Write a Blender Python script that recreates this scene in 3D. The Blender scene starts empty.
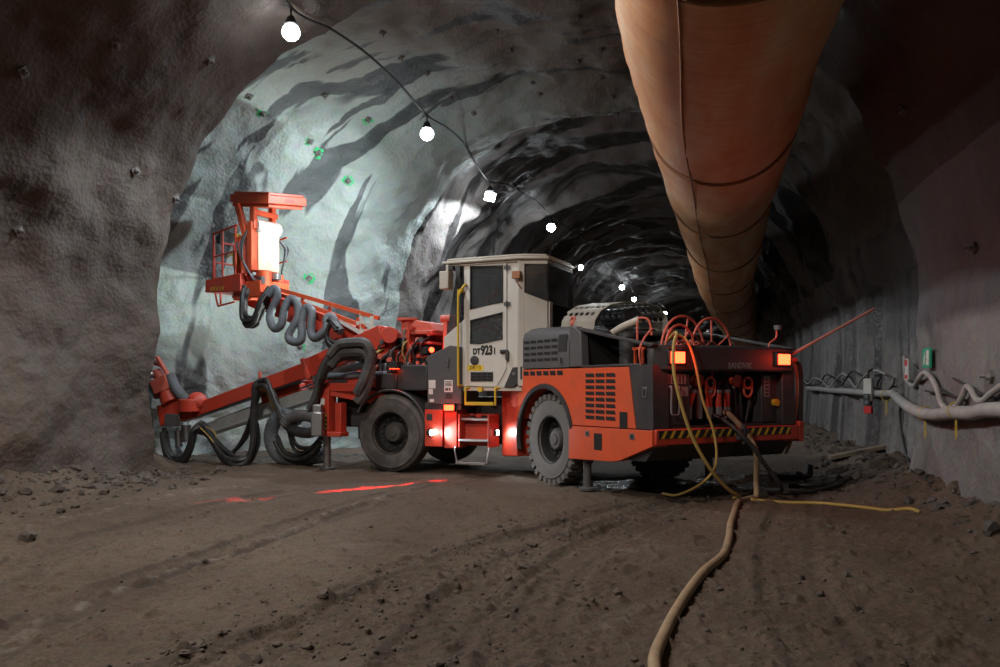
import bpy, bmesh, math, random
import numpy as np
from mathutils import Vector, Matrix
from mathutils.bvhtree import BVHTree
random.seed(7)
sc = bpy.context.scene
COL = sc.collection
PI = math.pi
V = Vector

# ------------------------------------------------------------------ camera
F_PX, HY, CAM_H = 800.0, 383.0, 1.55
cam_data = bpy.data.cameras.new('camera')
cam_data.sensor_width = 36
cam_data.lens = 36 * F_PX / 1000
cam_data.shift_y = (HY - 333.5) / 1000
cam_data.clip_end = 400
cam = bpy.data.objects.new('camera', cam_data)
cam.location = (0, 0, CAM_H)
cam.rotation_euler = (PI / 2, 0, 0)
COL.objects.link(cam)
sc.camera = cam
sc.view_settings.view_transform = 'Standard'
sc.view_settings.look = 'None'
sc.view_settings.gamma = 1
sc.view_settings.use_curve_mapping = False
sc.view_settings.exposure = 0.0
sc.cycles.use_denoising = True
sc.cycles.max_bounces = 6
sc.cycles.sample_clamp_indirect = 4

# ------------------------------------------------------------------ numpy noise
_rng = np.random.RandomState(11)
_perm = np.concatenate([_rng.permutation(256)] * 2)
_g = _rng.normal(size=(256, 3)); _g /= np.linalg.norm(_g, axis=1)[:, None]
def perlin(x, y, z):
    x, y, z = np.broadcast_arrays(np.asarray(x, float), np.asarray(y, float), np.asarray(z, float))
    xi, yi, zi = np.floor(x).astype(int), np.floor(y).astype(int), np.floor(z).astype(int)
    xf, yf, zf = x - xi, y - yi, z - zi
    u, v, w = [t * t * t * (t * (t * 6 - 15) + 10) for t in (xf, yf, zf)]
    xi &= 255; yi &= 255; zi &= 255
    def gr(dx, dy, dz):
        h = _perm[_perm[_perm[(xi + dx) & 255] + ((yi + dy) & 255)] + ((zi + dz) & 255)]
        g = _g[h]
        return g[..., 0] * (xf - dx) + g[..., 1] * (yf - dy) + g[..., 2] * (zf - dz)
    def lp(a, b, t): return a + t * (b - a)
    return 1.5 * lp(lp(lp(gr(0,0,0), gr(1,0,0), u), lp(gr(0,1,0), gr(1,1,0), u), v),
                    lp(lp(gr(0,0,1), gr(1,0,1), u), lp(gr(0,1,1), gr(1,1,1), u), v), w)
def fbm(x, y, z, o=3, gain=.5):
    t, a = 0, 1.0
    for i in range(o):
        t = t + a * perlin(x * 2 ** i + i * 17.3, y * 2 ** i + i * 5.1, z * 2 ** i + i * 9.7); a *= gain
    return t
def sstep(a, b, x):
    t = np.clip((x - a) / (b - a), 0, 1); return t * t * (3 - 2 * t)

# ------------------------------------------------------------------ materials
def new_mat(name):
    m = bpy.data.materials.new(name); m.use_nodes = True
    return m, m.node_tree.nodes, m.node_tree.links, m.node_tree.nodes['Principled BSDF']
def ramp(N, pts):
    r = N.new('ShaderNodeValToRGB')
    while len(r.color_ramp.elements) < len(pts): r.color_ramp.elements.new(.5)
    for e, (p, c) in zip(r.color_ramp.elements, pts):
        e.position = p; e.color = (*c, 1) if len(c) == 3 else c
    return r
def noise(N, L, vec, scale, detail=4, rough=.55, dist=0):
    n = N.new('ShaderNodeTexNoise'); n.inputs['Scale'].default_value = scale
    n.inputs['Detail'].default_value = detail; n.inputs['Roughness'].default_value = rough
    n.inputs['Distortion'].default_value = dist
    if vec is not None: L.new(vec, n.inputs['Vector'])
    return n
def mixc(N, L, fac, a, b, mode='MIX'):
    m = N.new('ShaderNodeMix'); m.data_type = 'RGBA'; m.blend_type = mode
    for sock, v in ((m.inputs[0], fac), (m.inputs[6], a), (m.inputs[7], b)):
        if isinstance(v, (int, float)): sock.default_value = v
        elif isinstance(v, tuple): sock.default_value = (*v, 1)
        else: L.new(v, sock)
    return m.outputs[2]
def mathn(N, L, op, a, b=None, clamp=False):
    m = N.new('ShaderNodeMath'); m.operation = op; m.use_clamp = clamp
    for sock, v in ((m.inputs[0], a), (m.inputs[1], b)):
        if v is None: continue
        if isinstance(v, (int, float)): sock.default_value = v
        else: L.new(v, sock)
    return m.outputs[0]
def bump(N, L, h, strength, dist, prev=None):
    b = N.new('ShaderNodeBump'); b.inputs['Strength'].default_value = strength; b.inputs['Distance'].default_value = dist
    L.new(h, b.inputs['Height'])
    if prev is not None: L.new(prev, b.inputs['Normal'])
    return b.outputs['Normal']
def mapping(N, L, coord, scale=(1, 1, 1), loc=(0, 0, 0), rot=(0, 0, 0)):
    m = N.new('ShaderNodeMapping'); L.new(coord, m.inputs[0])
    m.inputs['Scale'].default_value = scale; m.inputs['Location'].default_value = loc; m.inputs['Rotation'].default_value = rot
    return m.outputs[0]

def paint(name, col, rough=.45, metal=0, dirt=.35, dirtcol=(.09, .075, .06), dscale=3.0, bmp=.0):
    m, N, L, P = new_mat(name)
    tc = N.new('ShaderNodeTexCoord').outputs['Object']
    n = noise(N, L, tc, dscale, 6, .65)
    r = ramp(N, [(.42, (0, 0, 0)), (.72, (1, 1, 1))]); L.new(n.outputs[0], r.inputs[0])
    f = mathn(N, L, 'MULTIPLY', r.outputs[0], dirt)
    L.new(mixc(N, L, f, tuple(col), tuple(dirtcol)), P.inputs['Base Color'])
    L.new(mathn(N, L, 'ADD', mathn(N, L, 'MULTIPLY', f, .4), rough, True), P.inputs['Roughness'])
    P.inputs['Metallic'].default_value = metal
    if bmp:
        n2 = noise(N, L, tc, 60, 3)
        L.new(bump(N, L, n2.outputs[0], bmp, .01), P.inputs['Normal'])
    return m
def emis(name, col, strength):
    m, N, L, P = new_mat(name)
    P.inputs['Base Color'].default_value = (*col, 1)
    P.inputs['Emission Color'].default_value = (*col, 1)
    P.inputs['Emission Strength'].default_value = strength
    return m

M = {}
M['red'] = paint('red_paint', (.50, .045, .022), .42, 0, .35)
M['orange'] = paint('orange_paint', (.60, .085, .028), .4, 0, .22)
M['redbright'] = paint('worn_red_paint', (.62, .12, .08), .5, 0, .3)
M['dark'] = paint('charcoal_paint', (.028, .029, .033), .5, 0, .3)
M['grey'] = paint('grey_paint', (.075, .077, .083), .5, 0, .35)
M['black'] = paint('black_rubber', (.014, .014, .015), .55, 0, .25, (.05, .045, .04))
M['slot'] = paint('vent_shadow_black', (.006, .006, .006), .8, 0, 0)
M['white'] = paint('off_white_paint', (.56, .54, .50), .45, 0, .22, (.28, .24, .2), 2.2)
M['beige'] = paint('beige_paint', (.44, .40, .34), .5, 0, .3, (.2, .17, .14), 3)
M['cover'] = paint('dusty_cover_paint', (.27, .245, .205), .6, 0, .4, (.15, .13, .11), 3)
M['yellow'] = paint('yellow_paint', (.62, .42, .03), .45, 0, .2)
M['steel'] = paint('bare_steel', (.32, .32, .33), .35, .9, .4, (.08, .07, .06))
M['alu'] = paint('aluminium', (.45, .46, .47), .4, .7, .3)
M['feed'] = paint('scuffed_feed_aluminium', (.50, .54, .56), .45, .3, .35)
M['tyre'] = paint('tyre_rubber', (.05, .048, .047), .8, 0, .8, (.15, .135, .12), 4, .3)
M['tyredusty'] = paint('dusty_tyre_rubber', (.11, .107, .103), .85, 0, .7, (.17, .16, .148), 5, .3)
M['hose'] = paint('hydraulic_hose_rubber', (.016, .016, .017), .45, 0, .35, (.08, .075, .07), 8)
M['sleeve'] = paint('grey_blue_hose_sleeve', (.12, .14, .16), .55, 0, .45, (.05, .05, .05), 7)
M['greysleeve'] = paint('dark_grey_hose_sleeve', (.05, .052, .055), .6, 0, .5, (.14, .13, .12), 7)
M['beigehose'] = paint('mud_coated_hose', (.30, .215, .13), .65, 0, .6, (.15, .11, .075), 6)
M['yellowhose'] = paint('yellow_hose_rubber', (.40, .28, .075), .55, 0, .4, (.2, .14, .08), 6)
M['pipe'] = paint('grey_plastic_pipe', (.33, .32, .31), .6, 0, .5, (.15, .14, .13), 3)
M['cable'] = paint('black_cable', (.012, .012, .013), .6, 0, .3)
M['yellowstrap'] = paint('yellow_strap', (.45, .34, .04), .7, 0, .2)
M['timber'] = paint('weathered_timber', (.22, .18, .13), .85, 0, .6, (.1, .08, .06), 9)
M['rock'] = paint('mud_rock', (.075, .062, .052), .9, 0, .6, (.13, .11, .095), 5, .6)
M['greyrock'] = paint('grey_shotcrete_rock', (.085, .076, .07), .9, 0, .6, (.05, .043, .038), 5, .6)
M['sticker'] = paint('white_sticker', (.6, .6, .58), .5, 0, .25)
M['ysticker'] = paint('yellow_sticker', (.75, .50, .02), .5, 0, .15)
M['ink'] = paint('black_lettering', (.015, .015, .015), .5, 0, 0)
M['greylet'] = paint('grey_lettering', (.20, .20, .20), .5, 0, .2)
M['galv'] = paint('galvanised_plate', (.20, .19, .18), .6, .3, .5)
M['greenpaint'] = paint('green_spray_paint', (.02, .55, .18), .7, 0, .15)
M['green'] = paint('sign_green', (.01, .30, .16), .5, 0, .1)
M['redlabel'] = paint('red_label', (.55, .02, .02), .5, 0, .2)
M['redpost'] = paint('red_white_rod', (.55, .22, .18), .5, 0, .3)
M['teal'] = paint('teal_fitting', (.02, .22, .22), .5, 0, .2)
M['lamp_white'] = emis('lamp_lens_white', (.9, .96, 1), 60)
M['lamp_small'] = emis('work_lamp_lens', (.92, .97, 1), 40)
M['lamp_red'] = emis('red_lamp_lens', (1, .035, .01), 15)
# glass
m, N, L, P = new_mat('tinted_cab_glass')
P.inputs['Base Color'].default_value = (.5, .53, .55, 1); P.inputs['Roughness'].default_value = .04
P.inputs['Transmission Weight'].default_value = .9; P.inputs['IOR'].default_value = 1.45
n = noise(N, L, N.new('ShaderNodeTexCoord').outputs['Object'], 2.5, 5)
L.new(mixc(N, L, n.outputs[0], (.22, .25, .27), (.5, .53, .55)), P.inputs['Base Color'])
M['glass'] = m

# shotcrete: patches of darker wet concrete follow the arch; UV.x = metres around the arch, UV.y = metres along the tunnel
def shotcrete(name, c1, c2, wet, wet_amt, sx, sy, lo, hi, brown=None, rot=.5, bstr=.5, spec=.78):
    m, N, L, P = new_mat(name)
    uv = N.new('ShaderNodeUVMap').outputs[0]
    ob = N.new('ShaderNodeTexCoord').outputs['Object']
    n1 = noise(N, L, ob, .55, 6, .6)
    n2 = noise(N, L, ob, 5, 5, .6)
    r1 = ramp(N, [(.35, (0, 0, 0)), (.68, (1, 1, 1))]); L.new(n1.outputs[0], r1.inputs[0])
    base = mixc(N, L, r1.outputs[0], c1, c2)
    base = mixc(N, L, .35, base, mixc(N, L, 1.0, base, n2.outputs[1], 'MULTIPLY'))
    nw = noise(N, L, mapping(N, L, uv, (sx, sy, 1), rot=(0, 0, rot)), 1, 3, .5, .9)
    rw = ramp(N, [(lo, (0, 0, 0)), (hi, (1, 1, 1))]); L.new(nw.outputs[0], rw.inputs[0])
    fw = mathn(N, L, 'MULTIPLY', rw.outputs[0], wet_amt)
    if brown:
        sp_ = N.new('ShaderNodeSeparateXYZ'); L.new(uv, sp_.inputs[0])
        h = mathn(N, L, 'ADD', sp_.outputs[0], mathn(N, L, 'MULTIPLY', mathn(N, L, 'SUBTRACT', n1.outputs[0], .5), 7))
        mr = N.new('ShaderNodeMapRange'); mr.interpolation_type = 'SMOOTHSTEP'; L.new(h, mr.inputs[0]); mr.inputs[1].default_value = brown[0]; mr.inputs[2].default_value = brown[1]
        base = mixc(N, L, mr.outputs[0], base, mixc(N, L, r1.outputs[0], brown[2], brown[3]))
    L.new(mixc(N, L, fw, base, wet), P.inputs['Base Color'])
    L.new(mathn(N, L, 'SUBTRACT', spec, mathn(N, L, 'MULTIPLY', fw, .35)), P.inputs['Roughness'])
    n3 = noise(N, L, ob, 22, 6, .7)
    n4 = noise(N, L, ob, 3.2, 4, .6)
    b = bump(N, L, n4.outputs[0], .5, .08)
    n5 = N.new('ShaderNodeTexVoronoi'); n5.inputs['Scale'].default_value = 13; L.new(ob, n5.inputs['Vector'])
    b = bump(N, L, n5.outputs['Distance'], .35, .03, b)
    b = bump(N, L, n3.outputs[0], bstr, .02, b)
    L.new(b, P.inputs['Normal'])
    return m
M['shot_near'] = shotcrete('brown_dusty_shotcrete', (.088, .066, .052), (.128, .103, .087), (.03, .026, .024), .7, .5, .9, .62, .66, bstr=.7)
M['shot_bay'] = shotcrete('pale_lamp_tint_shotcrete', (.33, .395, .38), (.46, .53, .50), (.055, .062, .068), .9, .22, 1.0, .55, .575, brown=(8.8, 13.0, (.125, .10, .08), (.20, .172, .15)), rot=.9, bstr=.8, spec=.62)  # green-cyan tint of the lamp light is put into the base colour
M['shot_far'] = shotcrete('grey_streaked_shotcrete', (.15, .135, .125), (.25, .23, .22), (.02, .019, .019), .93, .16, .75, .47, .51, rot=.35)
M['shot_right'] = shotcrete('grey_wall_shotcrete', (.158, .15, .148), (.228, .22, .217), (.06, .052, .05), .5, .6, .5, .62, .68, bstr=.6)
M['shot_streak'] = shotcrete('streaked_wall_shotcrete', (.13, .12, .115), (.26, .245, .24), (.04, .035, .034), .85, .16, 1.6, .47, .60, rot=.05, bstr=.6)

# mud floor: UV-free, object coordinates in metres
m, N, L, P = new_mat('brown_mud')
ob = N.new('ShaderNodeTexCoord').outputs['Object']
n1 = noise(N, L, mapping(N, L, ob, (.6, .35, 1), rot=(0, 0, .5)), 1, 6, .62)
n2 = noise(N, L, ob, 9, 6, .7)
n3 = noise(N, L, mapping(N, L, ob, (.35, .9, 1), rot=(0, 0, .35)), 1.0, 5, .6, .4)
r1 = ramp(N, [(.3, (.108, .074, .050)), (.5, (.168, .122, .087)), (.72, (.225, .172, .128))]); L.new(n1.outputs[0], r1.inputs[0])
base = mixc(N, L, .45, r1.outputs[0], mixc(N, L, 1.0, r1.outputs[0], n2.outputs[1], 'MULTIPLY'))
n6 = noise(N, L, ob, 38, 5, .75)
r6 = ramp(N, [(.32, (.42, .40, .38)), (.52, (1, 1, 1)), (.70, (1.35, 1.32, 1.28))]); L.new(n6.outputs[0], r6.inputs[0])
base = mixc(N, L, .8, base, mixc(N, L, 1.0, base, r6.outputs[0], 'MULTIPLY'))
r3 = ramp(N, [(.62, (0, 0, 0)), (.74, (1, 1, 1))]); L.new(n3.outputs[0], r3.inputs[0])
base = mixc(N, L, mathn(N, L, 'MULTIPLY', r3.outputs[0], .45), base, (.25, .225, .20))
at = N.new('ShaderNodeAttribute'); at.attribute_name = 'crust'
base = mixc(N, L, mathn(N, L, 'MULTIPLY', at.outputs['Fac'], .6), base, (.30, .27, .24))
at2 = N.new('ShaderNodeAttribute'); at2.attribute_name = 'churned_and_shade'  # churned moist mud, plus ridge shadows painted into the colour
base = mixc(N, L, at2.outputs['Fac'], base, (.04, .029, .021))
# water standing under and beside the machine
def spot(cx, cy, rx, ry):
    mp = mapping(N, L, ob, (1 / rx, 1 / ry, 0), (-cx / rx, -cy / ry, 0))
    ln = N.new('ShaderNodeVectorMath'); ln.operation = 'LENGTH'; L.new(mp, ln.inputs[0])
    return mathn(N, L, 'SUBTRACT', 1, ln.outputs['Value'])
nw = noise(N, L, ob, 2.2, 4, .6)
w = mathn(N, L, 'MAXIMUM', spot(1.75, 12.1, 1.3, .95), spot(4.6, 12.8, 2.0, 1.6))
w = mathn(N, L, 'MAXIMUM', w, mathn(N, L, 'MULTIPLY', spot(-4.2, 16.5, 2.6, 1.0), .9))
w = mathn(N, L, 'ADD', w, mathn(N, L, 'MULTIPLY', mathn(N, L, 'SUBTRACT', nw.outputs[0], .5), 3.2))
rw = ramp(N, [(.25, (0, 0, 0)), (.42, (1, 1, 1))]); L.new(w, rw.inputs[0])
base = mixc(N, L, mathn(N, L, 'MULTIPLY', rw.outputs[0], .7), base, (.03, .026, .023))
L.new(base, P.inputs['Base Color'])
L.new(mathn(N, L, 'SUBTRACT', .82, mathn(N, L, 'MULTIPLY', rw.outputs[0], .70)), P.inputs['Roughness'])
nb1 = noise(N, L, ob, 8, 8, .78); nb2 = noise(N, L, ob, 45, 5, .7)
b = bump(N, L, nb1.outputs[0], .9, .07)
b = bump(N, L, nb2.outputs[0], .7, .015, b)
mixn = N.new('ShaderNodeMix'); mixn.data_type = 'VECTOR'
geo = N.new('ShaderNodeNewGeometry')
L.new(mathn(N, L, 'MULTIPLY', rw.outputs[0], .85), mixn.inputs[0]); L.new(b, mixn.inputs[4]); L.new(geo.outputs['Normal'], mixn.inputs[5])
L.new(mixn.outputs[1], P.inputs['Normal'])
M['mud'] = m

# vent duct fabric
m, N, L, P = new_mat('orange_duct_fabric')
uv = N.new('ShaderNodeUVMap').outputs[0]
n1 = noise(N, L, mapping(N, L, uv, (2.2, .5, 1)), 1, 5, .6)
n2 = noise(N, L, mapping(N, L, uv, (1.2, 26, 1), rot=(0, 0, .12)), 1, 4, .65)
r1 = ramp(N, [(.33, (.50, .18, .055)), (.5, (.58, .28, .12)), (.68, (.62, .41, .25))]); L.new(n1.outputs[0], r1.inputs[0])
r2 = ramp(N, [(.35, (.62, .55, .5)), (.6, (1, 1, 1))]); L.new(n2.outputs[0], r2.inputs[0])
L.new(mixc(N, L, .5, r1.outputs[0], mixc(N, L, 1.0, r1.outputs[0], r2.outputs[0], 'MULTIPLY')), P.inputs['Base Color'])
P.inputs['Roughness'].default_value = .55
L.new(bump(N, L, n2.outputs[0], .35, .03), P.inputs['Normal'])
M['duct'] = m

# ------------------------------------------------------------------ mesh helpers
def catmull(pts, n=8, closed=False):
    P = [V(p) for p in pts]
    if len(P) < 3: return P
    out = []
    K = len(P)
    rng = range(K) if closed else range(K - 1)
    for i in rng:
        if closed: a, b, c, d = P[i - 1], P[i], P[(i + 1) % K], P[(i + 2) % K]
        else: a, b, c, d = P[max(i - 1, 0)], P[i], P[i + 1], P[min(i + 2, K - 1)]
        for j in range(n):
            t = j / n
            out.append(.5 * ((2 * b) + (c - a) * t + (2 * a - 5 * b + 4 * c - d) * t * t + (3 * b - a - 3 * c + d) * t ** 3))
    if not closed: out.append(P[-1])
    return out
def resample(pts, step):
    out = [pts[0]]; acc = 0
    for a, b in zip(pts, pts[1:]):
        d = (b - a).length
        if d < 1e-9: continue
        t = step - acc
        while t <= d:
            out.append(a + (b - a) * (t / d)); t += step
        acc = d - (t - step)
    if (out[-1] - pts[-1]).length > step * .3: out.append(pts[-1])
    return out

class MB:
    """collects shapes; build() links them as one mesh object"""
    def __init__(s, frame=None):
        s.v, s.f, s.m, s.mi, s.fr = [], [], [], 0, frame
    def add(s, vs, fs):
        k = len(s.v); s.v += [V(x) for x in vs]
        for f in fs: s.f.append([i + k for i in f]); s.m.append(s.mi)
        return s
    def mat(s, i): s.mi = i; return s
    def box(s, c, size, rot=None):
        c = V(c); h = V(size) * .5
        R = rot if rot is not None else Matrix.Identity(3)
        vs = [c + R @ V((x * h.x, y * h.y, z * h.z)) for x in (-1, 1) for y in (-1, 1) for z in (-1, 1)]
        return s.add(vs, [(0, 1, 3, 2), (4, 6, 7, 5), (0, 4, 5, 1), (2, 3, 7, 6), (0, 2, 6, 4), (1, 5, 7, 3)])
    def bb(s, x0, x1, y0, y1, z0, z1):
        return s.box(((x0 + x1) / 2, (y0 + y1) / 2, (z0 + z1) / 2), (abs(x1 - x0), abs(y1 - y0), abs(z1 - z0)))
    def prism(s, poly, lo, hi, axis='y'):
        def P(a, b, t): return (a, t, b) if axis == 'y' else ((a, b, t) if axis == 'z' else (t, a, b))
        n = len(poly)
        vs = [P(a, b, lo) for a, b in poly] + [P(a, b, hi) for a, b in poly]
        fs = [tuple(range(n))[::-1], tuple(range(n, 2 * n))] + [(i, (i + 1) % n, n + (i + 1) % n, n + i) for i in range(n)]
        return s.add(vs, fs)
    def beam(s, p0, p1, w, h, w1=None, h1=None, up=(0, 0, 1)):
        p0, p1 = V(p0), V(p1); d = (p1 - p0).normalized()
        if abs(d.dot(V(up))) > .98: up = (1, 0, 0)
        r = d.cross(V(up)).normalized(); u = r.cross(d)
        w1 = w1 or w; h1 = h1 or h
        vs = [p0 + r * (a * w / 2) + u * (b * h / 2) for a, b in ((-1, -1), (1, -1), (1, 1), (-1, 1))] + \
             [p1 + r * (a * w1 / 2) + u * (b * h1 / 2) for a, b in ((-1, -1), (1, -1), (1, 1), (-1, 1))]
        return s.add(vs, [(3, 2, 1, 0), (4, 5, 6, 7), (0, 1, 5, 4), (1, 2, 6, 5), (2, 3, 7, 6), (3, 0, 4, 7)])
    def cyl(s, p0, p1, r, r1=None, n=16):
        p0, p1 = V(p0), V(p1); r1 = r if r1 is None else r1
        return s.lathe([(0, 0), (r, 0), (r1, (p1 - p0).length), (0, (p1 - p0).length)], p0, p1 - p0, n)
    def lathe(s, prof, o, axis, n=24):
        o = V(o); d = V(axis).normalized()
        a = V((0, 0, 1)) if abs(d.z) < .9 else V((1, 0, 0))
        e1 = d.cross(a).normalized(); e2 = d.cross(e1)
        vs, rows = [], []
        for r, h in prof:
            if r < 1e-6: rows.append([len(vs)]); vs.append(o + d * h)
            else:
                rows.append(list(range(len(vs), len(vs) + n)))
                vs += [o + d * h + (e1 * math.cos(2 * PI * i / n) + e2 * math.sin(2 * PI * i / n)) * r for i in range(n)]
        fs = []
        for A, B in zip(rows, rows[1:]):
            if len(A) == 1 and len(B) == 1: continue
            for i in range(n):
                j = (i + 1) % n
                if len(A) == 1: fs.append((A[0], B[j], B[i]))
                elif len(B) == 1: fs.append((A[i], A[j], B[0]))
                else: fs.append((A[i], A[j], B[j], B[i]))
        return s.add(vs, fs)
    def tube(s, pts, r, n=8, sub=8, closed=False, smooth=True, corr=None, rfun=None):
        P = catmull(pts, sub, closed) if smooth else [V(p) for p in pts]
        if corr: P = resample(P, corr[0] / 2)
        K = len(P); vs = []
        up = None
        for i, p in enumerate(P):
            t = ((P[(i + 1) % K] if closed or i < K - 1 else p) - (P[i - 1] if closed or i > 0 else p)).normalized()
            if up is None:
                up = V((0, 0, 1)) if abs(t.z) < .9 else V((1, 0, 0))
            e1 = (up - t * up.dot(t))
            if e1.length < 1e-4: e1 = t.orthogonal()
            e1.normalize(); e2 = t.cross(e1); up = e1
            rr = r * (1 + (corr[1] if i % 2 else 0)) if corr else r
            if rfun: rr *= rfun(i / max(K - 1, 1))
            vs += [p + (e1 * math.cos(2 * PI * k / n) + e2 * math.sin(2 * PI * k / n)) * rr for k in range(n)]
        fs = []
        for i in range(K if closed else K - 1):
            a, b = i * n, ((i + 1) % K) * n
            for k in range(n): fs.append((a + k, a + (k + 1) % n, b + (k + 1) % n, b + k))
        if not closed: fs += [tuple(range(n))[::-1], tuple(range((K - 1) * n, K * n))]
        return s.add(vs, fs)
    def ring(s, c, axis, R, r, n=32, k=8, a0=0, a1=2 * PI):
        c = V(c); d = V(axis).normalized()
        a = V((0, 0, 1)) if abs(d.z) < .9 else V((1, 0, 0))
        e1 = d.cross(a).normalized(); e2 = e1.cross(d)
        if e2.z < 0: e2 = -e2
        full = abs(a1 - a0 - 2 * PI) < 1e-6
        pts = [c + (e1 * math.cos(a0 + (a1 - a0) * i / n) + e2 * math.sin(a0 + (a1 - a0) * i / n)) * R for i in range(n if full else n + 1)]
        return s.tube(pts, r, k, closed=full, smooth=False)
    def ball(s, c, r, n=14):
        c = V(c); r = V(r) if not isinstance(r, (int, float)) else V((r, r, r))
        prof = [(math.sin(PI * i / n), -math.cos(PI * i / n)) for i in range(n + 1)]
        k = len(s.v); s.lathe([(max(a, 0), b) for a, b in prof], (0, 0, 0), (0, 0, 1), n * 2)
        for i in range(k, len(s.v)):
            q = s.v[i]; s.v[i] = c + V((q.x * r.x, q.y * r.y, q.z * r.z))
        return s
    def text(s, body, size, o, xd, yd, sx=1.0, ext=.002, bold=0):
        cu = bpy.data.curves.new('t', 'FONT'); cu.body = body; cu.size = size; cu.extrude = ext; cu.offset = bold
        cu.align_x = 'CENTER'; cu.align_y = 'CENTER'; cu.resolution_u = 3
        ob = bpy.data.objects.new('t', cu); COL.objects.link(ob)
        dg = bpy.context.evaluated_depsgraph_get(); me = bpy.data.meshes.new_from_object(ob.evaluated_get(dg))
        o, xd, yd = V(o), V(xd).normalized(), V(yd).normalized(); zd = xd.cross(yd)
        s.add([o + xd * (v.co.x * sx) + yd * v.co.y + zd * v.co.z for v in me.vertices], [tuple(p.vertices) for p in me.polygons])
        bpy.data.objects.remove(ob); bpy.data.curves.remove(cu); bpy.data.meshes.remove(me)
        return s
    def build(s, name, mats, parent=None, bev=0, ang=35):
        if not isinstance(mats, (list, tuple)): mats = [mats]
        inv = V((0, 0, 0))
        q = parent
        while q is not None: inv += q.location; q = q.parent
        vs = [(s.fr @ v if s.fr is not None else v) - inv for v in s.v]
        me = bpy.data.meshes.new(name)
        if parent is None:                       # a thing that is one mesh: origin at its base centre
            lo = V([min(v[i] for v in vs) for i in range(3)]); hi = V([max(v[i] for v in vs) for i in range(3)])
            org = V(((lo.x + hi.x) / 2, (lo.y + hi.y) / 2, lo.z)); vs = [v - org for v in vs]
        me.from_pydata(vs, [], s.f)
        for mm in mats: me.materials.append(mm)
        me.polygons.foreach_set('material_index', s.m)
        bm = bmesh.new(); bm.from_mesh(me)
        bmesh.ops.recalc_face_normals(bm, faces=bm.faces)
        bm.to_mesh(me); bm.free()
        me.polygons.foreach_set('use_smooth', [True] * len(me.polygons))
        me.set_sharp_from_angle(angle=math.radians(ang))
        o = bpy.data.objects.new(name, me); COL.objects.link(o)
        if parent is None: o.location = org
        else: o.parent = parent
        if bev:
            b = o.modifiers.new('Bevel', 'BEVEL'); b.width = bev; b.segments = 2; b.limit_method = 'ANGLE'; b.angle_limit = math.radians(40)
        return o
def tag(o, label=None, cat=None, group=None, kind=None):
    if label: o['label'] = label
    if cat: o['category'] = cat
    if group: o['group'] = group
    if kind: o['kind'] = kind
    return o
def thing(name, loc, label, cat, group=None):
    o = bpy.data.objects.new(name, None); o.empty_display_size = .2; COL.objects.link(o); o.location = loc
    return tag(o, label, cat, group)
def light(name, kind, loc, energy, col=(1, 1, 1), target=None, size=.1, angle=None, blend=.5):
    d = bpy.data.lights.new(name, kind); d.energy = energy; d.color = col
    if kind in ('POINT', 'SPOT'): d.shadow_soft_size = size
    if kind == 'SPOT': d.spot_size = math.radians(angle); d.spot_blend = blend
    o = bpy.data.objects.new(name, d); COL.objects.link(o); o.location = loc
    if target is not None: o.rotation_euler = (V(target) - V(loc)).to_track_quat('-Z', 'Y').to_euler()
    return o

# ------------------------------------------------------------------ tunnel shell
TA = math.radians(14)
TD = V((math.sin(TA), math.cos(TA), 0)); TR = V((math.cos(TA), -math.sin(TA), 0))
def curve_shift(s): return .003 * np.maximum(0, s - 36) ** 2
def interp(x, pts):
    xs, ys = zip(*pts); return np.interp(x, xs, ys)
def smooth_interp(x, pts):
    xs, ys = zip(*pts); x = np.asarray(x, float); r = np.zeros_like(x)
    for w, d in ((.25, -1), (.5, 0), (.25, 1)): r += w * np.interp(x + d * .5, xs, ys)
    return r

def shell(svals, left, right, centre, crown, spring, nprof, disp, e=2.15):
    """rows of points: left foot, up the wall, over the arch, down the right wall"""
    S = np.asarray(svals)[:, None]
    t = np.linspace(0, 1, nprof)[None, :]
    Lx, Rx, C, Z1 = [np.asarray(a)[:, None] * np.ones_like(t) for a in (left, right, centre, crown)]
    wl, wr = .22, .22
    foot = -.5
    l = np.zeros_like(Lx); z = np.zeros_like(Lx)
    a = (t < wl) * np.ones_like(S, bool); b = (t > 1 - wr) * np.ones_like(S, bool); c = ~(a | b)
    T = t * np.ones_like(S)
    ua = T / wl; l = np.where(a, Lx + .35 * (1 - ua) ** 2 * .6, l); z = np.where(a, foot + (spring - foot) * ua, z)
    ub = (1 - T) / wr; l = np.where(b, Rx - .35 * (1 - ub) ** 2 * .6, l); z = np.where(b, foot + (spring - foot) * ub, z)
    th = PI * (1 - (T - wl) / (1 - wl - wr))
    ct, st = np.cos(th), np.clip(np.sin(th), 0, 1)
    semi = np.where(ct < 0, C - Lx, Rx - C)
    l = np.where(c, C + semi * np.sign(ct) * np.abs(ct) ** (2 / e), l)
    z = np.where(c, spring + (Z1 - spring) * st ** (2 / e), z)
    Sx = S * np.ones_like(t)
    l = l + curve_shift(Sx)
    # normals (pointing into the tunnel) by differences
    P = np.stack([Sx, l, z], -1)
    du = np.gradient(P, axis=1); dv = np.gradient(P, axis=0)
    n = np.cross(du, dv); n /= np.linalg.norm(n, axis=-1, keepdims=True) + 1e-9
    cen = np.stack([Sx, C + curve_shift(Sx), np.full_like(Sx, 3.0)], -1)
    sg = np.sign(np.sum(n * (cen - P), -1, keepdims=True)); n = n * np.where(sg == 0, 1, sg)
    d = disp(Sx, l, z, T)
    P = P + n * d[..., None]
    X = P[..., 0] * TD.x + P[..., 1] * TR.x; Y = P[..., 0] * TD.y + P[..., 1] * TR.y
    W = np.stack([X, Y, P[..., 2]], -1)
    arc = np.concatenate([np.zeros_like(S), np.cumsum(np.linalg.norm(np.diff(np.stack([l, z], -1), axis=1), axis=-1), axis=1)], 1)
    return W, np.stack([arc, Sx], -1), T
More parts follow.
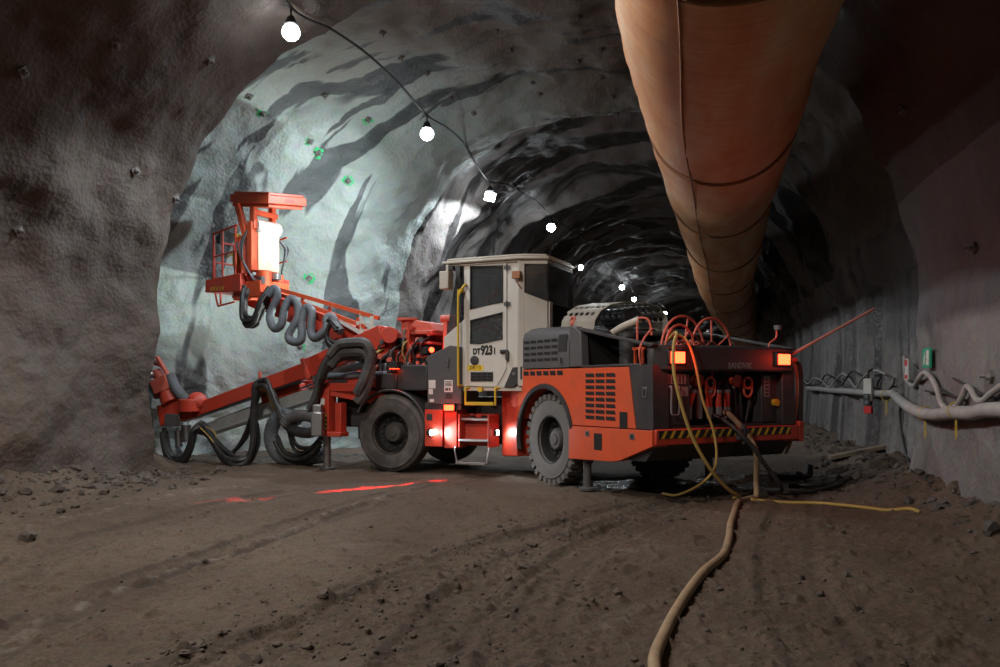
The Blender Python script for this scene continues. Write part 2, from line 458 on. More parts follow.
def grid_mesh(name, W, UV, mat, mask=None, flip=False):
    R, K = W.shape[:2]
    idx = np.arange(R * K).reshape(R, K)
    q = np.stack([idx[:-1, :-1], idx[:-1, 1:], idx[1:, 1:], idx[1:, :-1]], -1).reshape(-1, 4)
    if flip: q = q[:, ::-1]
    if mask is not None: q = q[mask.reshape(-1)]
    used = np.unique(q); remap = -np.ones(R * K, int); remap[used] = np.arange(len(used))
    v = W.reshape(-1, 3)[used]; q = remap[q]
    me = bpy.data.meshes.new(name)
    me.vertices.add(len(v)); me.vertices.foreach_set('co', v.astype(np.float32).ravel())
    me.loops.add(q.size); me.loops.foreach_set('vertex_index', q.ravel().astype(np.int32))
    me.polygons.add(len(q)); me.polygons.foreach_set('loop_start', np.arange(0, q.size, 4, dtype=np.int32))
    me.update(calc_edges=True)
    if UV is not None:
        uvl = me.uv_layers.new(name='UVMap'); u = UV.reshape(-1, 2)[used][q.ravel()]
        uvl.data.foreach_set('uv', u.astype(np.float32).ravel())
    me.polygons.foreach_set('use_smooth', np.ones(len(q), bool))
    me.materials.append(mat)
    me.validate()
    o = bpy.data.objects.new(name, me); COL.objects.link(o)
    tag(o, kind='structure')
    return o
S_BROW = 12.5
def disp_near(s, l, z, T):
    w = sstep(-.5, 1.2, z) * .6 + .4
    d = .34 * fbm(s * .33, l * .33, z * .33, 3) + .10 * fbm(s * 1.1 + 9, l * 1.1, z * 1.1, 3) + .018 * fbm(s * 5, l * 5, z * 5, 2)
    right = sstep(1.8, 3.0, l)
    return d * w * (1 - .65 * right) + .5 * np.exp(-((s - 12.2) / .6) ** 2) * np.exp(-((z - 2.2) / .9) ** 2) * (l < -6) * .5
sA = np.concatenate([np.linspace(-9, 4, 40), np.linspace(4.1, S_BROW, 130)])
one = np.ones_like(sA)
WA, UA, TAg = shell(sA, -9.6 * one, 3.0 * one, -3.25 * one, 8.05 * one, 2.5, 330, disp_near)
def disp_far(s, l, z, T):
    far = sstep(17.5, 20.5, s)
    bay = 1 - far
    d_bay = .30 * fbm(s * .38 + 40, l * .38, z * .38, 3) + .10 * fbm(s * 1.3, l * 1.3, z * 1.3 + 4, 3) + .025 * fbm(s * 5, l * 5, z * 5, 2)
    # over-break after each blast round: shelves across the tunnel, streaky along the arch
    arc = T * 18
    rid = 1 - np.abs(fbm(s * .30 - arc * .16, arc * .10, 3.3 + 0 * s, 3)) * 1.6
    d_far = .34 * rid - .2 + .22 * fbm(s * .55, l * .5, z * .5, 3) + .06 * fbm(s * 2.2, l * 2, z * 2, 2)
    right = sstep(2.2, 3.2, l) * (z < 3.4)
    d_right = .10 * fbm(s * .8, 0 * l, z * .12, 3) + .08 * fbm(s * 2.4, 0 * l, z * .3 + 7, 2)
    fine = .014 * fbm(s * 5, l * 5, z * 5, 2) * (s < 24)
    return (d_bay * bay + d_far * far) * (1 - right) + d_right * right + fine
sB = np.concatenate([np.linspace(12.15, 22, 190), np.linspace(22.08, 40, 190), np.linspace(40.3, 112, 130)])
Lft = -smooth_interp(sB, [(12, 12.6), (13.5, 11.9), (15, 10.9), (16.5, 9.5), (18, 8.0), (19.2, 7.4), (21, 7.3), (200, 7.3)])
Crn = smooth_interp(sB, [(12, 8.75), (15, 8.5), (17.2, 8.25), (18.0, 7.75), (18.6, 7.75), (19.6, 8.15), (24, 8.0), (200, 7.9)])
Rgt = smooth_interp(sB, [(12, 3.35), (14, 3.4), (18, 3.25), (200, 3.2)])
Cen = smooth_interp(sB, [(12, -2.9), (17, -2.3), (20, -2.1), (200, -2.1)])
WB, UB, TBg = shell(sB, Lft, Rgt, Cen, Crn, 2.5, 360, disp_far)
def qmask(T, lo, hi): return (T[:-1, :-1] >= lo) & (T[:-1, :-1] < hi)
W_L, W_R = .30, .73
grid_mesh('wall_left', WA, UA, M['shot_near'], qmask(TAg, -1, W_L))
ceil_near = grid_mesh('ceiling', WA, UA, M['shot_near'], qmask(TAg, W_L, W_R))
grid_mesh('wall_right', WA, UA, M['shot_right'], qmask(TAg, W_R, 2))
nb_ = int(np.searchsorted(sB, 19.0))
bay = (np.arange(len(sB) - 1)[:, None] < nb_) & np.ones((1, 359), bool)
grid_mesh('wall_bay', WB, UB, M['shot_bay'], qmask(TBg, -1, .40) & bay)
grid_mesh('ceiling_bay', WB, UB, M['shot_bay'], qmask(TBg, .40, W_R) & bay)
grid_mesh('wall_far_left', WB, UB, M['shot_far'], qmask(TBg, -1, .36) & ~bay)
grid_mesh('ceiling_far', WB, UB, M['shot_far'], qmask(TBg, .36, W_R) & ~bay)
grid_mesh('wall_far_right', WB, UB, M['shot_streak'], qmask(TBg, W_R, 2))
# the back of the brow, between the two shells
K = min(WA.shape[1], WB.shape[1])
def resamp_row(row, k):
    t0 = np.linspace(0, 1, len(row)); t1 = np.linspace(0, 1, k)
    return np.stack([np.interp(t1, t0, row[:, i]) for i in range(3)], -1)
br = np.stack([resamp_row(WA[-1], 300), resamp_row(WB[0], 300)], 0)
grid_mesh('trim_brow', br, np.zeros((2, 300, 2)), M['shot_near'])
# far and rear end closures
for nm, row in (('wall_end', WB[-1]), ('wall_rear', WA[0])):
    c = row.mean(0)
    me = bpy.data.meshes.new(nm)
    me.from_pydata([tuple(p) for p in row] + [tuple(c)], [], [(i, i + 1, len(row)) for i in range(len(row) - 1)] + [(len(row) - 1, 0, len(row))])
    me.materials.append(M['shot_far']); o = bpy.data.objects.new(nm, me); COL.objects.link(o); tag(o, kind='structure')

def bvh_of(W):
    R, K = W.shape[:2]
    idx = np.arange(R * K).reshape(R, K)
    q = np.stack([idx[:-1, :-1], idx[:-1, 1:], idx[1:, 1:], idx[1:, :-1]], -1).reshape(-1, 4)
    return BVHTree.FromPolygons([tuple(p) for p in W.reshape(-1, 3).tolist()], q.tolist())
BV_A, BV_B = bvh_of(WA), bvh_of(WB)
EYE = V((0, 0, CAM_H))
def hit(px, py, off=0.0):
    """the point of the rock face seen in that direction, lifted off the face by off, and the face normal"""
    d = V(((px - 500) / F_PX, 1, (HY - py) / F_PX)).normalized()
    best = None
    for b in (BV_A, BV_B):
        p, n, i, dist = b.ray_cast(EYE, d)
        if p is not None and (best is None or dist < best[2]): best = (p, n, dist)
    p, n, _ = best
    if n.dot(d) > 0: n = -n
    return p + n * off, n

# ------------------------------------------------------------------ floor
tracks = []   # (points, half width, depth, tread)
def gpx(px, py): d = CAM_H * F_PX / (py - HY); return ((px - 500) / F_PX * d, d)
def trk(pts, hw, dep, tread): tracks.append((np.array([tuple(p)[:2] for p in catmull([(*gpx(x, y), 0) for x, y in pts], 14)]), hw, dep, tread))
trk([(-40, 668), (75, 606), (150, 577), (250, 543), (345, 508), (450, 482), (520, 474)], .24, .03, .35)
trk([(-30, 590), (80, 545), (200, 512), (300, 492), (400, 478)], .26, .035, .35)
trk([(150, 690), (215, 660), (310, 628), (410, 588), (475, 558), (560, 528), (660, 503), (740, 487)], .27, .035, 1.0)
trk([(400, 690), (440, 640), (480, 596), (530, 560), (600, 528), (690, 500)], .27, .03, 1.0)
trk([(40, 690), (175, 660), (320, 605), (415, 565), (500, 535), (610, 505), (700, 486)], .12, .012, 0)
trk([(520, 690), (535, 620), (570, 565), (640, 522), (720, 494)], .26, .025, .9)
trk([(860, 690), (800, 600), (790, 540), (800, 500), (810, 470)], .28, .016, .5)
ridges = []   # pale crusted ledges left beside the wheel tracks
def rdg(pts, w, h, pale): ridges.append((np.array([tuple(p)[:2] for p in catmull([(*gpx(x, y), 0) for x, y in pts], 12)]), w, h, pale))
rdg([(0, 648), (40, 622), (80, 606), (150, 577), (200, 562), (250, 545), (300, 527), (345, 507), (430, 484)], .05, .045, 1.0)
rdg([(175, 664), (250, 632), (320, 605), (415, 565), (500, 535), (600, 508)], .03, .022, .15)
rdg([(10, 532), (60, 522), (130, 506), (200, 492), (245, 488)], .10, .02, .9)
rdg([(590, 640), (630, 620), (660, 606)], .06, .02, .6)
rdg([(620, 555), (680, 548), (700, 556)], .10, .01, .5)
def line_dist(X, Y, pts):
    best = np.full(X.shape, 9.0); sd = np.zeros(X.shape)
    for a, b in zip(pts, pts[1:]):
        d = b - a; Ln = np.hypot(*d); d = d / Ln
        t = np.clip((X - a[0]) * d[0] + (Y - a[1]) * d[1], 0, Ln)
        ex, ey = X - a[0] - d[0] * t, Y - a[1] - d[1] * t
        dd = np.hypot(ex, ey); k = dd < best
        best = np.where(k, dd, best); sd = np.where(k, np.sign(d[0] * ey - d[1] * ex) * dd, sd)
    return best, sd
CH = None
def floor_z(X, Y, fine=True, dark=None):
    s = X * TD.x + Y * TD.y; l = X * TR.x + Y * TR.y - curve_shift(s)
    z = .04 * fbm(X * .35, Y * .35, .5, 2) + .012 * fbm(X * 2.2, Y * 2.2, 1.7, 4)
    if fine:
        cl = np.clip(fbm(X * 5.5, Y * 5.5, 7.7, 3) - .28, 0, 1); z = z + .07 * cl
        z = z + .012 * fbm(X * 10, Y * 10, 2.2, 4, .65)
        al_ = X * .62 + Y * .78; ac_ = X * .78 - Y * .62; z = z + .010 * fbm(al_ * .5, ac_ * 7, 6.1, 3)
    z = z * (1 - .75 * np.exp(-(((X - .6) / 4.5) ** 2 + ((Y - 13.5) / 2.6) ** 2)))
    bl = sstep(-7.4, -9.6, l) * sstep(14.6, 13.0, s); brt = sstep(1.75, 3.3, l)
    lump = .5 + .5 * fbm(X * 1.3, Y * 1.3, 4.4, 3) + .25 * fbm(X * 5, Y * 5, 1.1, 2)
    bl = bl * sstep(-6.1, -7.3, X); z = z + .55 * bl * (.5 + lump * .6) + .42 * brt * (.45 + lump * .7)
    edge = np.clip(bl + brt, 0, 1)
    for pts, hw, dep, tread in tracks:
        m = (X > pts[:, 0].min() - 1) & (X < pts[:, 0].max() + 1) & (Y > pts[:, 1].min() - 1) & (Y < pts[:, 1].max() + 1)
        x, y = X[m], Y[m]
        if not len(x): continue
        best = np.full(x.shape, 9.0); al = np.zeros(x.shape); sd = np.zeros(x.shape); acc = 0
        for a, b in zip(pts, pts[1:]):
            d = b - a; Ln = np.hypot(*d); d = d / Ln
            t = np.clip((x - a[0]) * d[0] + (y - a[1]) * d[1], 0, Ln)
            ex, ey = x - a[0] - d[0] * t, y - a[1] - d[1] * t
            dd = np.hypot(ex, ey); k = dd < best
            best = np.where(k, dd, best); al = np.where(k, acc + t, al); sd = np.where(k, np.sign(d[0] * ey - d[1] * ex) * dd, sd); acc += Ln
        w = .7 + .5 * fbm(al * .7, sd * .3, hw * 30, 2)
        rut = -dep * sstep(hw, hw * .8, best) + dep * .9 * np.exp(-((best - hw * 1.12) / .055) ** 2) * (.6 + .9 * np.clip(fbm(x * 4, y * 4, 3.1, 2) + .3, 0, 1))
        if fine and tread:
            saw = ((al + .55 * np.abs(sd)) / .16) % 1.0
            rut = rut + tread * .038 * (np.abs(saw - .5) * 2 - .4) * sstep(hw, hw * .85, best) * np.clip(w, 0, 1.2) * np.clip(.55 + fbm(x * 1.2, y * 1.2, 8.8, 2), 0, 1)
        z[m] += rut * w * (1 - edge[m])
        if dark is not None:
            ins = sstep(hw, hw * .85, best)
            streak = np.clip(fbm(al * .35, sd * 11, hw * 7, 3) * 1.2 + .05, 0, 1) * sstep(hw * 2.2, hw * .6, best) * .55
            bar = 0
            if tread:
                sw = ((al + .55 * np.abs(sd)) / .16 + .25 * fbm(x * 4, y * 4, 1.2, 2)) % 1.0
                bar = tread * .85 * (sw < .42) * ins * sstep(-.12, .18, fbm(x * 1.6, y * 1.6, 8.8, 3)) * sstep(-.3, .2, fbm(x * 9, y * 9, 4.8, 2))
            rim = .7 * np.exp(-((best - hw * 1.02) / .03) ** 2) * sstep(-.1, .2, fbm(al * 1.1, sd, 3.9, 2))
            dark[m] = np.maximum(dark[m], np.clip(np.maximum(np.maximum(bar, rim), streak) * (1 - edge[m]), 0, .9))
    for pts, wd, h, pale in ridges if fine else ():
        m = (X > pts[:, 0].min() - .6) & (X < pts[:, 0].max() + .6) & (Y > pts[:, 1].min() - .6) & (Y < pts[:, 1].max() + .6)
        x, y = X[m], Y[m]
        if not len(x): continue
        bd, sd = line_dist(x, y, pts); sd = sd + .05 * fbm(x * 3, y * 3, 2.7, 3)
        brk = np.clip(.75 + 1.3 * fbm(x * 2.3, y * 2.3, 5.5, 3), 0, 1.3)
        z[m] += h * brk * np.exp(-(sd / wd) ** 2) * (bd < .5)
        if dark is not None: dark[m] = np.maximum(dark[m], .8 * np.exp(-((sd + wd * 1.5) / (wd * .9)) ** 2) * (bd < .5) * np.clip(brk, 0, 1) * (h > .02))  # shadow painted as a dark line along the lower side of the ridge
    return z
def crust_of(X, Y):
    c = np.zeros(X.shape)
    for pts, wd, h, pale in ridges:
        bd, sd = line_dist(X, Y, pts); sd = sd + .06 * fbm(X * 3, Y * 3, 2.7, 3)
        c = np.maximum(c, pale * np.exp(-(sd / wd) ** 4) * (bd < .5) * sstep(-.2, .25, fbm(X * 3.9, Y * 4.5, 5.5, 4)) * sstep(-.3, .3, fbm(X * 15, Y * 15, 1.5, 3)))
    return c
ys = np.concatenate([np.geomspace(2.6, 22, 620), np.geomspace(22.2, 130, 90)])
us = np.linspace(-1.02, 1.0, 640)
Yg = ys[:, None] * np.ones_like(us)[None, :]; Xg = ys[:, None] * us[None, :]
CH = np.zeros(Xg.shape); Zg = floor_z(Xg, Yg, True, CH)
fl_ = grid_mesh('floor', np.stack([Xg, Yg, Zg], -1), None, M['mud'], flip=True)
at_ = fl_.data.attributes.new('churned_and_shade', 'FLOAT', 'POINT'); at_.data.foreach_set('value', CH.ravel().astype(np.float32))
at_ = fl_.data.attributes.new('crust', 'FLOAT', 'POINT'); at_.data.foreach_set('value', crust_of(Xg, Yg).ravel().astype(np.float32))
xs = np.linspace(-16, 12, 60); yy = np.linspace(-14, 2.62, 40)
X2, Y2 = np.meshgrid(xs, yy); grid_mesh('floor', np.stack([X2, Y2, floor_z(X2, Y2, False) - .01], -1), None, M['mud'], flip=True)
for sx in (-1, 1):   # ground beside the view
    yy2 = np.linspace(2.6, 14, 30); aa = np.linspace(1.0, 1.0, 1)
    far = np.full_like(yy2, 16.0)
    nearx = sx * 1.0 * yy2
    tt = np.linspace(0, 1, 20)[None, :]
    Xs = nearx[:, None] * (1 - tt) + sx * np.maximum(16, yy2 + 2)[:, None] * tt; Ys = yy2[:, None] * np.ones_like(tt)
    grid_mesh('floor', np.stack([Xs, Ys, floor_z(Xs, Ys, False) - .01], -1), None, M['mud'])
def gz(x, y): return float(floor_z(np.array([x], float), np.array([y], float))[0])
def gp(x, y, off=0): return V((x, y, gz(x, y) + off))

# ------------------------------------------------------------------ ventilation duct
dpath = catmull([(-2.0, -6, 4.95), (-.6, -1, 4.95), (.9, 3, 4.95), (1.55, 5.2, 4.93), (2.2, 7.9, 4.9), (2.95, 10.6, 4.95), (4.2, 15.2, 5.15),
                 (5.2, 18.6, 5.15), (7.6, 27, 5.05), (9.6, 33, 4.75), (11.9, 40, 4.65), (17.5, 56, 4.5), (26, 78, 4.4)], 30)
dpath = resample(dpath, .12)
ND = 48
vs, uvs, dist = [], [], 0
joints = [p for p in np.arange(-4, 100, 4.9)]
rad = []
for i, p in enumerate(dpath):
    if i: dist += (p - dpath[i - 1]).length
    t = (dpath[min(i + 1, len(dpath) - 1)] - dpath[max(i - 1, 0)]).normalized()
    e1 = t.cross(V((0, 0, 1))).normalized(); e2 = e1.cross(t)
    jd = min(abs(dist - (j + 6)) for j in joints)
    for k in range(ND):
        a = 2 * PI * k / ND
        r = .93 - .035 * math.exp(-(jd / .10) ** 2) - .02 * math.exp(-(jd / .6) ** 2)
        r += .012 * math.sin(a * 3 + dist * 1.7) + .006 * math.sin(dist * 9 + a * 2) + .004 * math.sin(dist * 23 - a * 3)
        vs.append(p + e1 * (math.cos(a) * r) + e2 * (math.sin(a) * r * .99)); uvs.append((a * .93, dist))
fs = [(i * ND + k, i * ND + (k + 1) % ND, (i + 1) * ND + (k + 1) % ND, (i + 1) * ND + k) for i in range(len(dpath) - 1) for k in range(ND)]
droot = thing('ventilation_duct', dpath[60] - V((0, 0, .93)), 'fat orange fabric ventilation duct hung under the tunnel roof', 'duct')
me = bpy.data.meshes.new('duct_tube'); me.from_pydata([v - droot.location for v in vs], [], fs)
ul = me.uv_layers.new(name='UVMap')
for pl in me.polygons:
    for li in pl.loop_indices:
        u = uvs[me.loops[li].vertex_index]; ul.data[li].uv = u
    pl.use_smooth = True
me.materials.append(M['duct'])
dt = bpy.data.objects.new('duct_tube', me); COL.objects.link(dt); dt.parent = droot
seam = MB(); path = []
for i in range(0, len(dpath), 2):
    p = dpath[i]; t = (dpath[min(i + 1, len(dpath) - 1)] - dpath[max(i - 1, 0)]).normalized()
    e1 = t.cross(V((0, 0, 1))).normalized(); e2 = e1.cross(t); a = -PI / 2 - .42
    path.append(p + e1 * (math.cos(a) * .935) + e2 * (math.sin(a) * .925))
seam.tube(path, .012, 5, smooth=False)
M['seam'] = paint('duct_seam', (.22, .10, .045), .7, 0, .5)
seam.build('duct_seam', M['seam'], dt)
for j in joints:
    dist = 0; idx = None
    for i in range(1, len(dpath)):
        dist += (dpath[i] - dpath[i - 1]).length
        if dist >= j + 6: idx = i; break
    if idx is None or dist > 70: continue
    p = dpath[idx]; t = (dpath[idx + 1] - dpath[idx - 1]).normalized()
    bnd = MB()
    e1 = t.cross(V((0, 0, 1))).normalized(); e2 = e1.cross(t)
    ringp = [p + e1 * (math.cos(a) * .915) + e2 * (math.sin(a) * .905) + t * (.10 * math.sin(a)) for a in np.linspace(0, 2 * PI, 48, endpoint=False)]
    bnd.tube(ringp, .02, 6, closed=True, smooth=False)
    bnd.cyl(p + V((0, 0, .90)), p + V((0, 0, 1.75)), .008, n=6)
    bnd.build('duct_hanger_ring', M['seam'], droot)

# ------------------------------------------------------------------ tunnel lamps
def px_pt(px, py, d): return V(((px - 500) / F_PX * d, d, CAM_H + (HY - py) / F_PX * d))
LAMPS = [(291, 31, 12.4), (427, 133, 16.2), (490, 195, 21.0), (551, 227, 25.6), (622, 287, 41.7), (634, 299, 47.6), (665, 313, 57), (710, 334, 80), (741, 339.5, 92)]
LL = ['large bright ceiling lamp nearest the camera, above the dark left wall', 'second bright ceiling lamp of the row, over the raised work basket side of the bay',
      'square lamp lighting a patch of rock just above the cab', 'small ceiling lamp between the patch-lighting lamp and the cab roof',
      'far tunnel lamp above the perforated exhaust cover', 'far tunnel lamp just beyond the exhaust cover lamp, lower in the row',
      'far tunnel lamp above the hoop guards of the reel', 'tiny lamp seen between the reel hoops and the duct', 'tiny farthest lamp just beneath the end of the duct']
lamp_pts = []
for i, ((px, py, d), lab) in enumerate(zip(LAMPS, LL)):
    p = px_pt(px, py, d); lamp_pts.append(p)
    t = thing('tunnel_lamp', p + V((0, 0, .18)), lab, 'ceiling lamp', 'lamps along the tunnel roof')
    r = .135 if i != 2 else .13
    if i < 7: r *= 1
    b = MB()
    b.lathe([(0, .22), (.05, .22), (.07, .17), (r * .8, .10), (r * .7, .08)], p, (0, 0, 1), 20)
    b.cyl(p + V((0, 0, .2)), p + V((0, 0, .34)), .015, n=8)
    b.build('lamp_housing', M['dark'], t)
    g_ = MB()
    if i == 2: g_.box(p + V((0, -.05, -.06)), (.26, .1, .2), Matrix.Rotation(.2, 3, 'Y'))
    else: g_.ball(p + V((0, 0, -.02)), (r, r, r * .95), 10)
    g_.build('lamp_lens', M['lamp_white'], t)
# lamps of the same row that hang behind the camera
for s_, e_ in ((6.0, 600), (0.5, 450)):
    p = TD * s_ + TR * (-5.0) + V((0, 0, 7.0)); lamp_pts.insert(0, p)
# cable from lamp to lamp
def roof(p):
    for b in (BV_A, BV_B):
        q, n, i, dd = b.ray_cast(V((p.x, p.y, 3)), V((0, 0, 1)))
        if q is not None: return q
    return p
cpts = []
hang = lamp_pts[2:9]
for a, b in zip(hang, hang[1:]):
    for k in range(4):
        f = k / 4; q = a + (b - a) * f
        rz = roof(q).z - .06
        z = (q.z + .36) if k == 0 else min(rz - .08, q.z + .36 + .25 * math.sin(k * PI / 4))
        cpts.append(V((q.x, q.y, min(z, rz))))
cpts.append(hang[-1] + V((0, 0, .36)))
cpts.insert(0, lamp_pts[1] * .3 + lamp_pts[2] * .7 + V((0, 0, .5)))
tag(MB().tube(cpts, .022, 6, 6).build('lamp_cable', M['cable']), 'black cable strung from lamp to lamp under the rock roof', 'cable')

# ------------------------------------------------------------------ light
COOL = (.86, .94, 1.0); WARM = (1.0, .90, .80)
PW = [1450, 1050, 620, 620, 300, 330, 420, 420, 420, 420, 400]
for p, e, i in zip(lamp_pts, PW, range(20)):
    aim = p + TR * (.18 if i > 2 else .13) + V((0, 0, -1)); cone = 140 if i > 2 else 143
    if i == 3: aim = p + V((-.75, .1, -1)); cone = 150; e = 760
    if i == 4: aim = p + V((-.1, .1, -1)); cone = 174; e = 650
    light('lamp_light', 'SPOT', p + V((0, 0, -.22)), e, WARM if i < 2 else COOL, aim, .12, cone, .8 if i == 3 else .15)
W = bpy.data.worlds.new('world'); sc.world = W; W.use_nodes = True
W.node_tree.nodes['Background'].inputs[0].default_value = (.0, .0, .0, 1)
W.node_tree.nodes['Background'].inputs[1].default_value = 0

# ------------------------------------------------------------------ tunnelling jumbo
def frame(o, ang):
    h = (-math.sin(ang), math.cos(ang), 0); n = (-math.cos(ang), -math.sin(ang), 0)
    return Matrix(((h[0], n[0], 0, o[0]), (h[1], n[1], 0, o[1]), (0, 0, 1, 0), (0, 0, 0, 1)))
FRR = frame((1.78, 12.84), math.radians(28))      # rear body: x forward, y left, z up
FRF = frame((-1.42, 14.94), math.radians(65))     # front body, steered to the left at the joint
rig = thing('drilling_rig', (0.2, 13.6, 0), 'orange and grey articulated tunnel drilling jumbo with a white cab and booms', 'drilling rig')
def R_(): return MB(FRR)
def F_(): return MB(FRF)
def W_(): return MB()
def fw(s, l, z): return FRF @ V((s, l, z))
def rw(s, l, z): return FRR @ V((s, l, z))
def slots(mb, s0, s1, z0, z1, nx, nz, y, fill=(.7, .5), th=.004, skew=.0):
    dx, dz = (s1 - s0) / nx, (z1 - z0) / nz
    for i in range(nx):
        for j in range(nz):
            a = s0 + dx * (i + .5 - fill[0] / 2); b = z0 + dz * (j + .5 - fill[1] / 2)
            w, h = dx * fill[0], dz * fill[1]
            mb.prism([(a, b), (a + w, b), (a + w + skew, b + h), (a + skew, b + h)], y - .01, y + th)
# ---- wheels
M['hubgrey'] = paint('dirty_hub', (.045, .043, .042), .7, 0, .5)
def wheel(fr, lat, tread, name_mat, R=.69, wdt=.38):
    sgn = 1 if lat > 0 else -1
    o = V((0, lat - sgn * wdt, R - .01)); ax = V((0, sgn, 0))
    b = MB(fr)
    b.lathe([(.34, .05), (.36, .02), (.52, .0), (R - .09, .012), (R - .03, .05), (R - .012, .1), (R - .012, wdt - .1), (R - .03, wdt - .05), (R - .09, wdt - .012),
             (.60, wdt + .006), (.575, wdt), (.52, wdt + .004), (.43, wdt + .0), (.37, wdt - .02), (.35, wdt - .06)], o, ax, 64)
    if tread:
        for k in range(30):
            a = 2 * PI * k / 30
            for half in (0, 1):
                aa = a + half * PI / 30; q = sgn * (.27 if half else wdt - .27 + .0)
                c = V((math.cos(aa) * (R - .03), 0, math.sin(aa) * (R - .03)))
                rot = Matrix.Rotation(-aa, 3, 'Y')
                yy = o.y + sgn * (wdt * (.76 if half else .24))
                b.box((c.x, yy, c.z + o.z), (.09, wdt * .50, .085), rot)
    w_ = b.build('tyre', name_mat, rig, bev=.008 if tread else 0)
    r = MB(fr)
    r.lathe([(.355, wdt - .02), (.37, wdt - .012), (.36, wdt - .05), (.345, wdt - .07), (.33, wdt - .18), (.20, wdt - .22), (0, wdt - .22)], o, ax, 40)
    r.build('rim', M['slot'], w_)
    h = MB(fr)
    h.lathe([(.19, wdt - .22), (.17, wdt - .13), (.145, wdt - .10), (.085, wdt - .095), (.075, wdt - .08), (0, wdt - .08)], o, ax, 28)
    for k in range(12):
        a = 2 * PI * k / 12
        c = V((math.cos(a) * .265, o.y + sgn * (wdt - .2), math.sin(a) * .265 + o.z)); h.cyl(c, c + ax * .03, .018, n=6)
    h.build('hub', M['hubgrey'], w_)
wheel(FRR, 1.16, True, M['tyredusty']); wheel(FRR, -1.16, True, M['tyre'])
wheel(FRF, 1.18, False, M['tyre']); wheel(FRF, -1.18, False, M['tyre'])

# ---- rear body
b = R_(); b.bb(-2.3, 1.6, -.6, .6, .55, 1.25); b.bb(-.15, .15, -.85, .85, .5, .85); b.cyl((1.5, 0, .4), (1.5, 0, 1.3), .2, n=20); b.bb(1.2, 2.2, -.25, .25, .65, 1.05)
b.build('rear_frame', M['dark'], rig, bev=.02)
b = F_(); b.bb(-2.5, 1.1, -.55, .55, .5, 1.3); b.bb(-.15, .15, -.85, .85, .5, .85); b.bb(.7, 1.35, -.85, .85, .75, 1.5)
b.build('front_frame', M['dark'], rig, bev=.02)
low = [(-.72, .93), (-2.62, .955), (-2.62, .76), (-1.95, .53), (-1.78, .50), (-.72, .455)]
for sg, mm in ((1, 'orange'), (-1, 'red')):
    b = R_(); b.prism(low, sg * 1.02, sg * 1.27)
    if sg == 1:
        b.mat(1).bb(-1.36, -1.55, 1.262, 1.274, .63, .86)
        b.mat(2); b.bb(-1.15, -1.25, 1.265, 1.276, .80, .88); b.bb(-2.16, -2.27, 1.265, 1.276, .82, .90)
        b.mat(1); b.bb(-1.175, -1.22, 1.27, 1.278, .82, .865); b.bb(-2.19, -2.24, 1.27, 1.278, .84, .885)
    b.build('lower_side_panel', [M[mm], M['slot'], M['steel']], rig, bev=.018)
    b = R_(); b.prism([(-.72, 1.76), (-2.12, 1.76), (-2.27, .965), (-.72, .945)], sg * 1.0, sg * 1.255)
    if sg == 1:
        b.mat(1); slots(b, -1.86, -1.13, 1.03, 1.70, 3, 8, 1.256, (.86, .62), skew=.02)
        b.bb(-1.93, -2.10, 1.255, 1.259, .96, 1.17)
    b.build('vent_panel', [M['orange'], M['slot']], rig, bev=.015)
    b = R_(); b.prism([(-2.13, 1.78), (-2.6, 1.78), (-2.62, .965), (-2.28, .965)], sg * 1.0, sg * 1.25)
    if sg == 1: b.mat(1).bb(-2.40, -2.49, 1.25, 1.258, 1.36, 1.50).mat(2).bb(-2.425, -2.465, 1.257, 1.262, 1.39, 1.47)
    b.build('corner_panel', [M['dark'], M['steel'], M['slot']], rig, bev=.02)
    # panel over the wheel with its arch
    arc = [(.80 * math.cos(a), .70 + .80 * math.sin(a)) for a in np.linspace(math.radians(20), math.radians(164), 24)]
    poly = [(1.06, 1.76), (1.06, .97), (.80, .97)] + arc[0:] + [(-.715, .92), (-.715, 1.76)]
    b = R_(); b.prism(poly, sg * 1.0, sg * 1.25)
    if sg == 1: b.mat(1); slots(b, -.56, .64, 1.655, 1.745, 6, 1, 1.25, (.8, .8), skew=.02)
    b.build('wheel_arch_panel', [M['orange'] if sg == 1 else M['red'], M['slot']], rig, bev=.012)
    b = R_(); b.tube([(.80 * math.cos(a), sg * 1.245, .70 + .80 * math.sin(a)) for a in np.linspace(math.radians(-16), math.radians(166), 40)], .045, 8, smooth=False)
    b.build('arch_rubber_lip', M['black'], rig)
b = R_(); b.prism([(.83, 1.47), (1.36, 1.47), (1.36, .33), (1.2, .33), (.83, .36)], 1.02, 1.26)
b.build('front_side_panel', M['red'], rig, bev=.015)
b = R_(); b.bb(.95, 1.36, -1.2, 1.0, .6, 1.47); b.build('front_cross_panel', M['red'], rig, bev=.02)
b = R_(); b.tube([(1.12, 1.27, 1.62), (1.2, 1.32, 1.58), (1.25, 1.32, 1.5), (1.1, 1.33, 1.52), (.98, 1.30, 1.6)], .03, 8); b.ball((1.16, 1.31, 1.56), .05, 8)
b.build('hose_coupling', M['black'], rig)
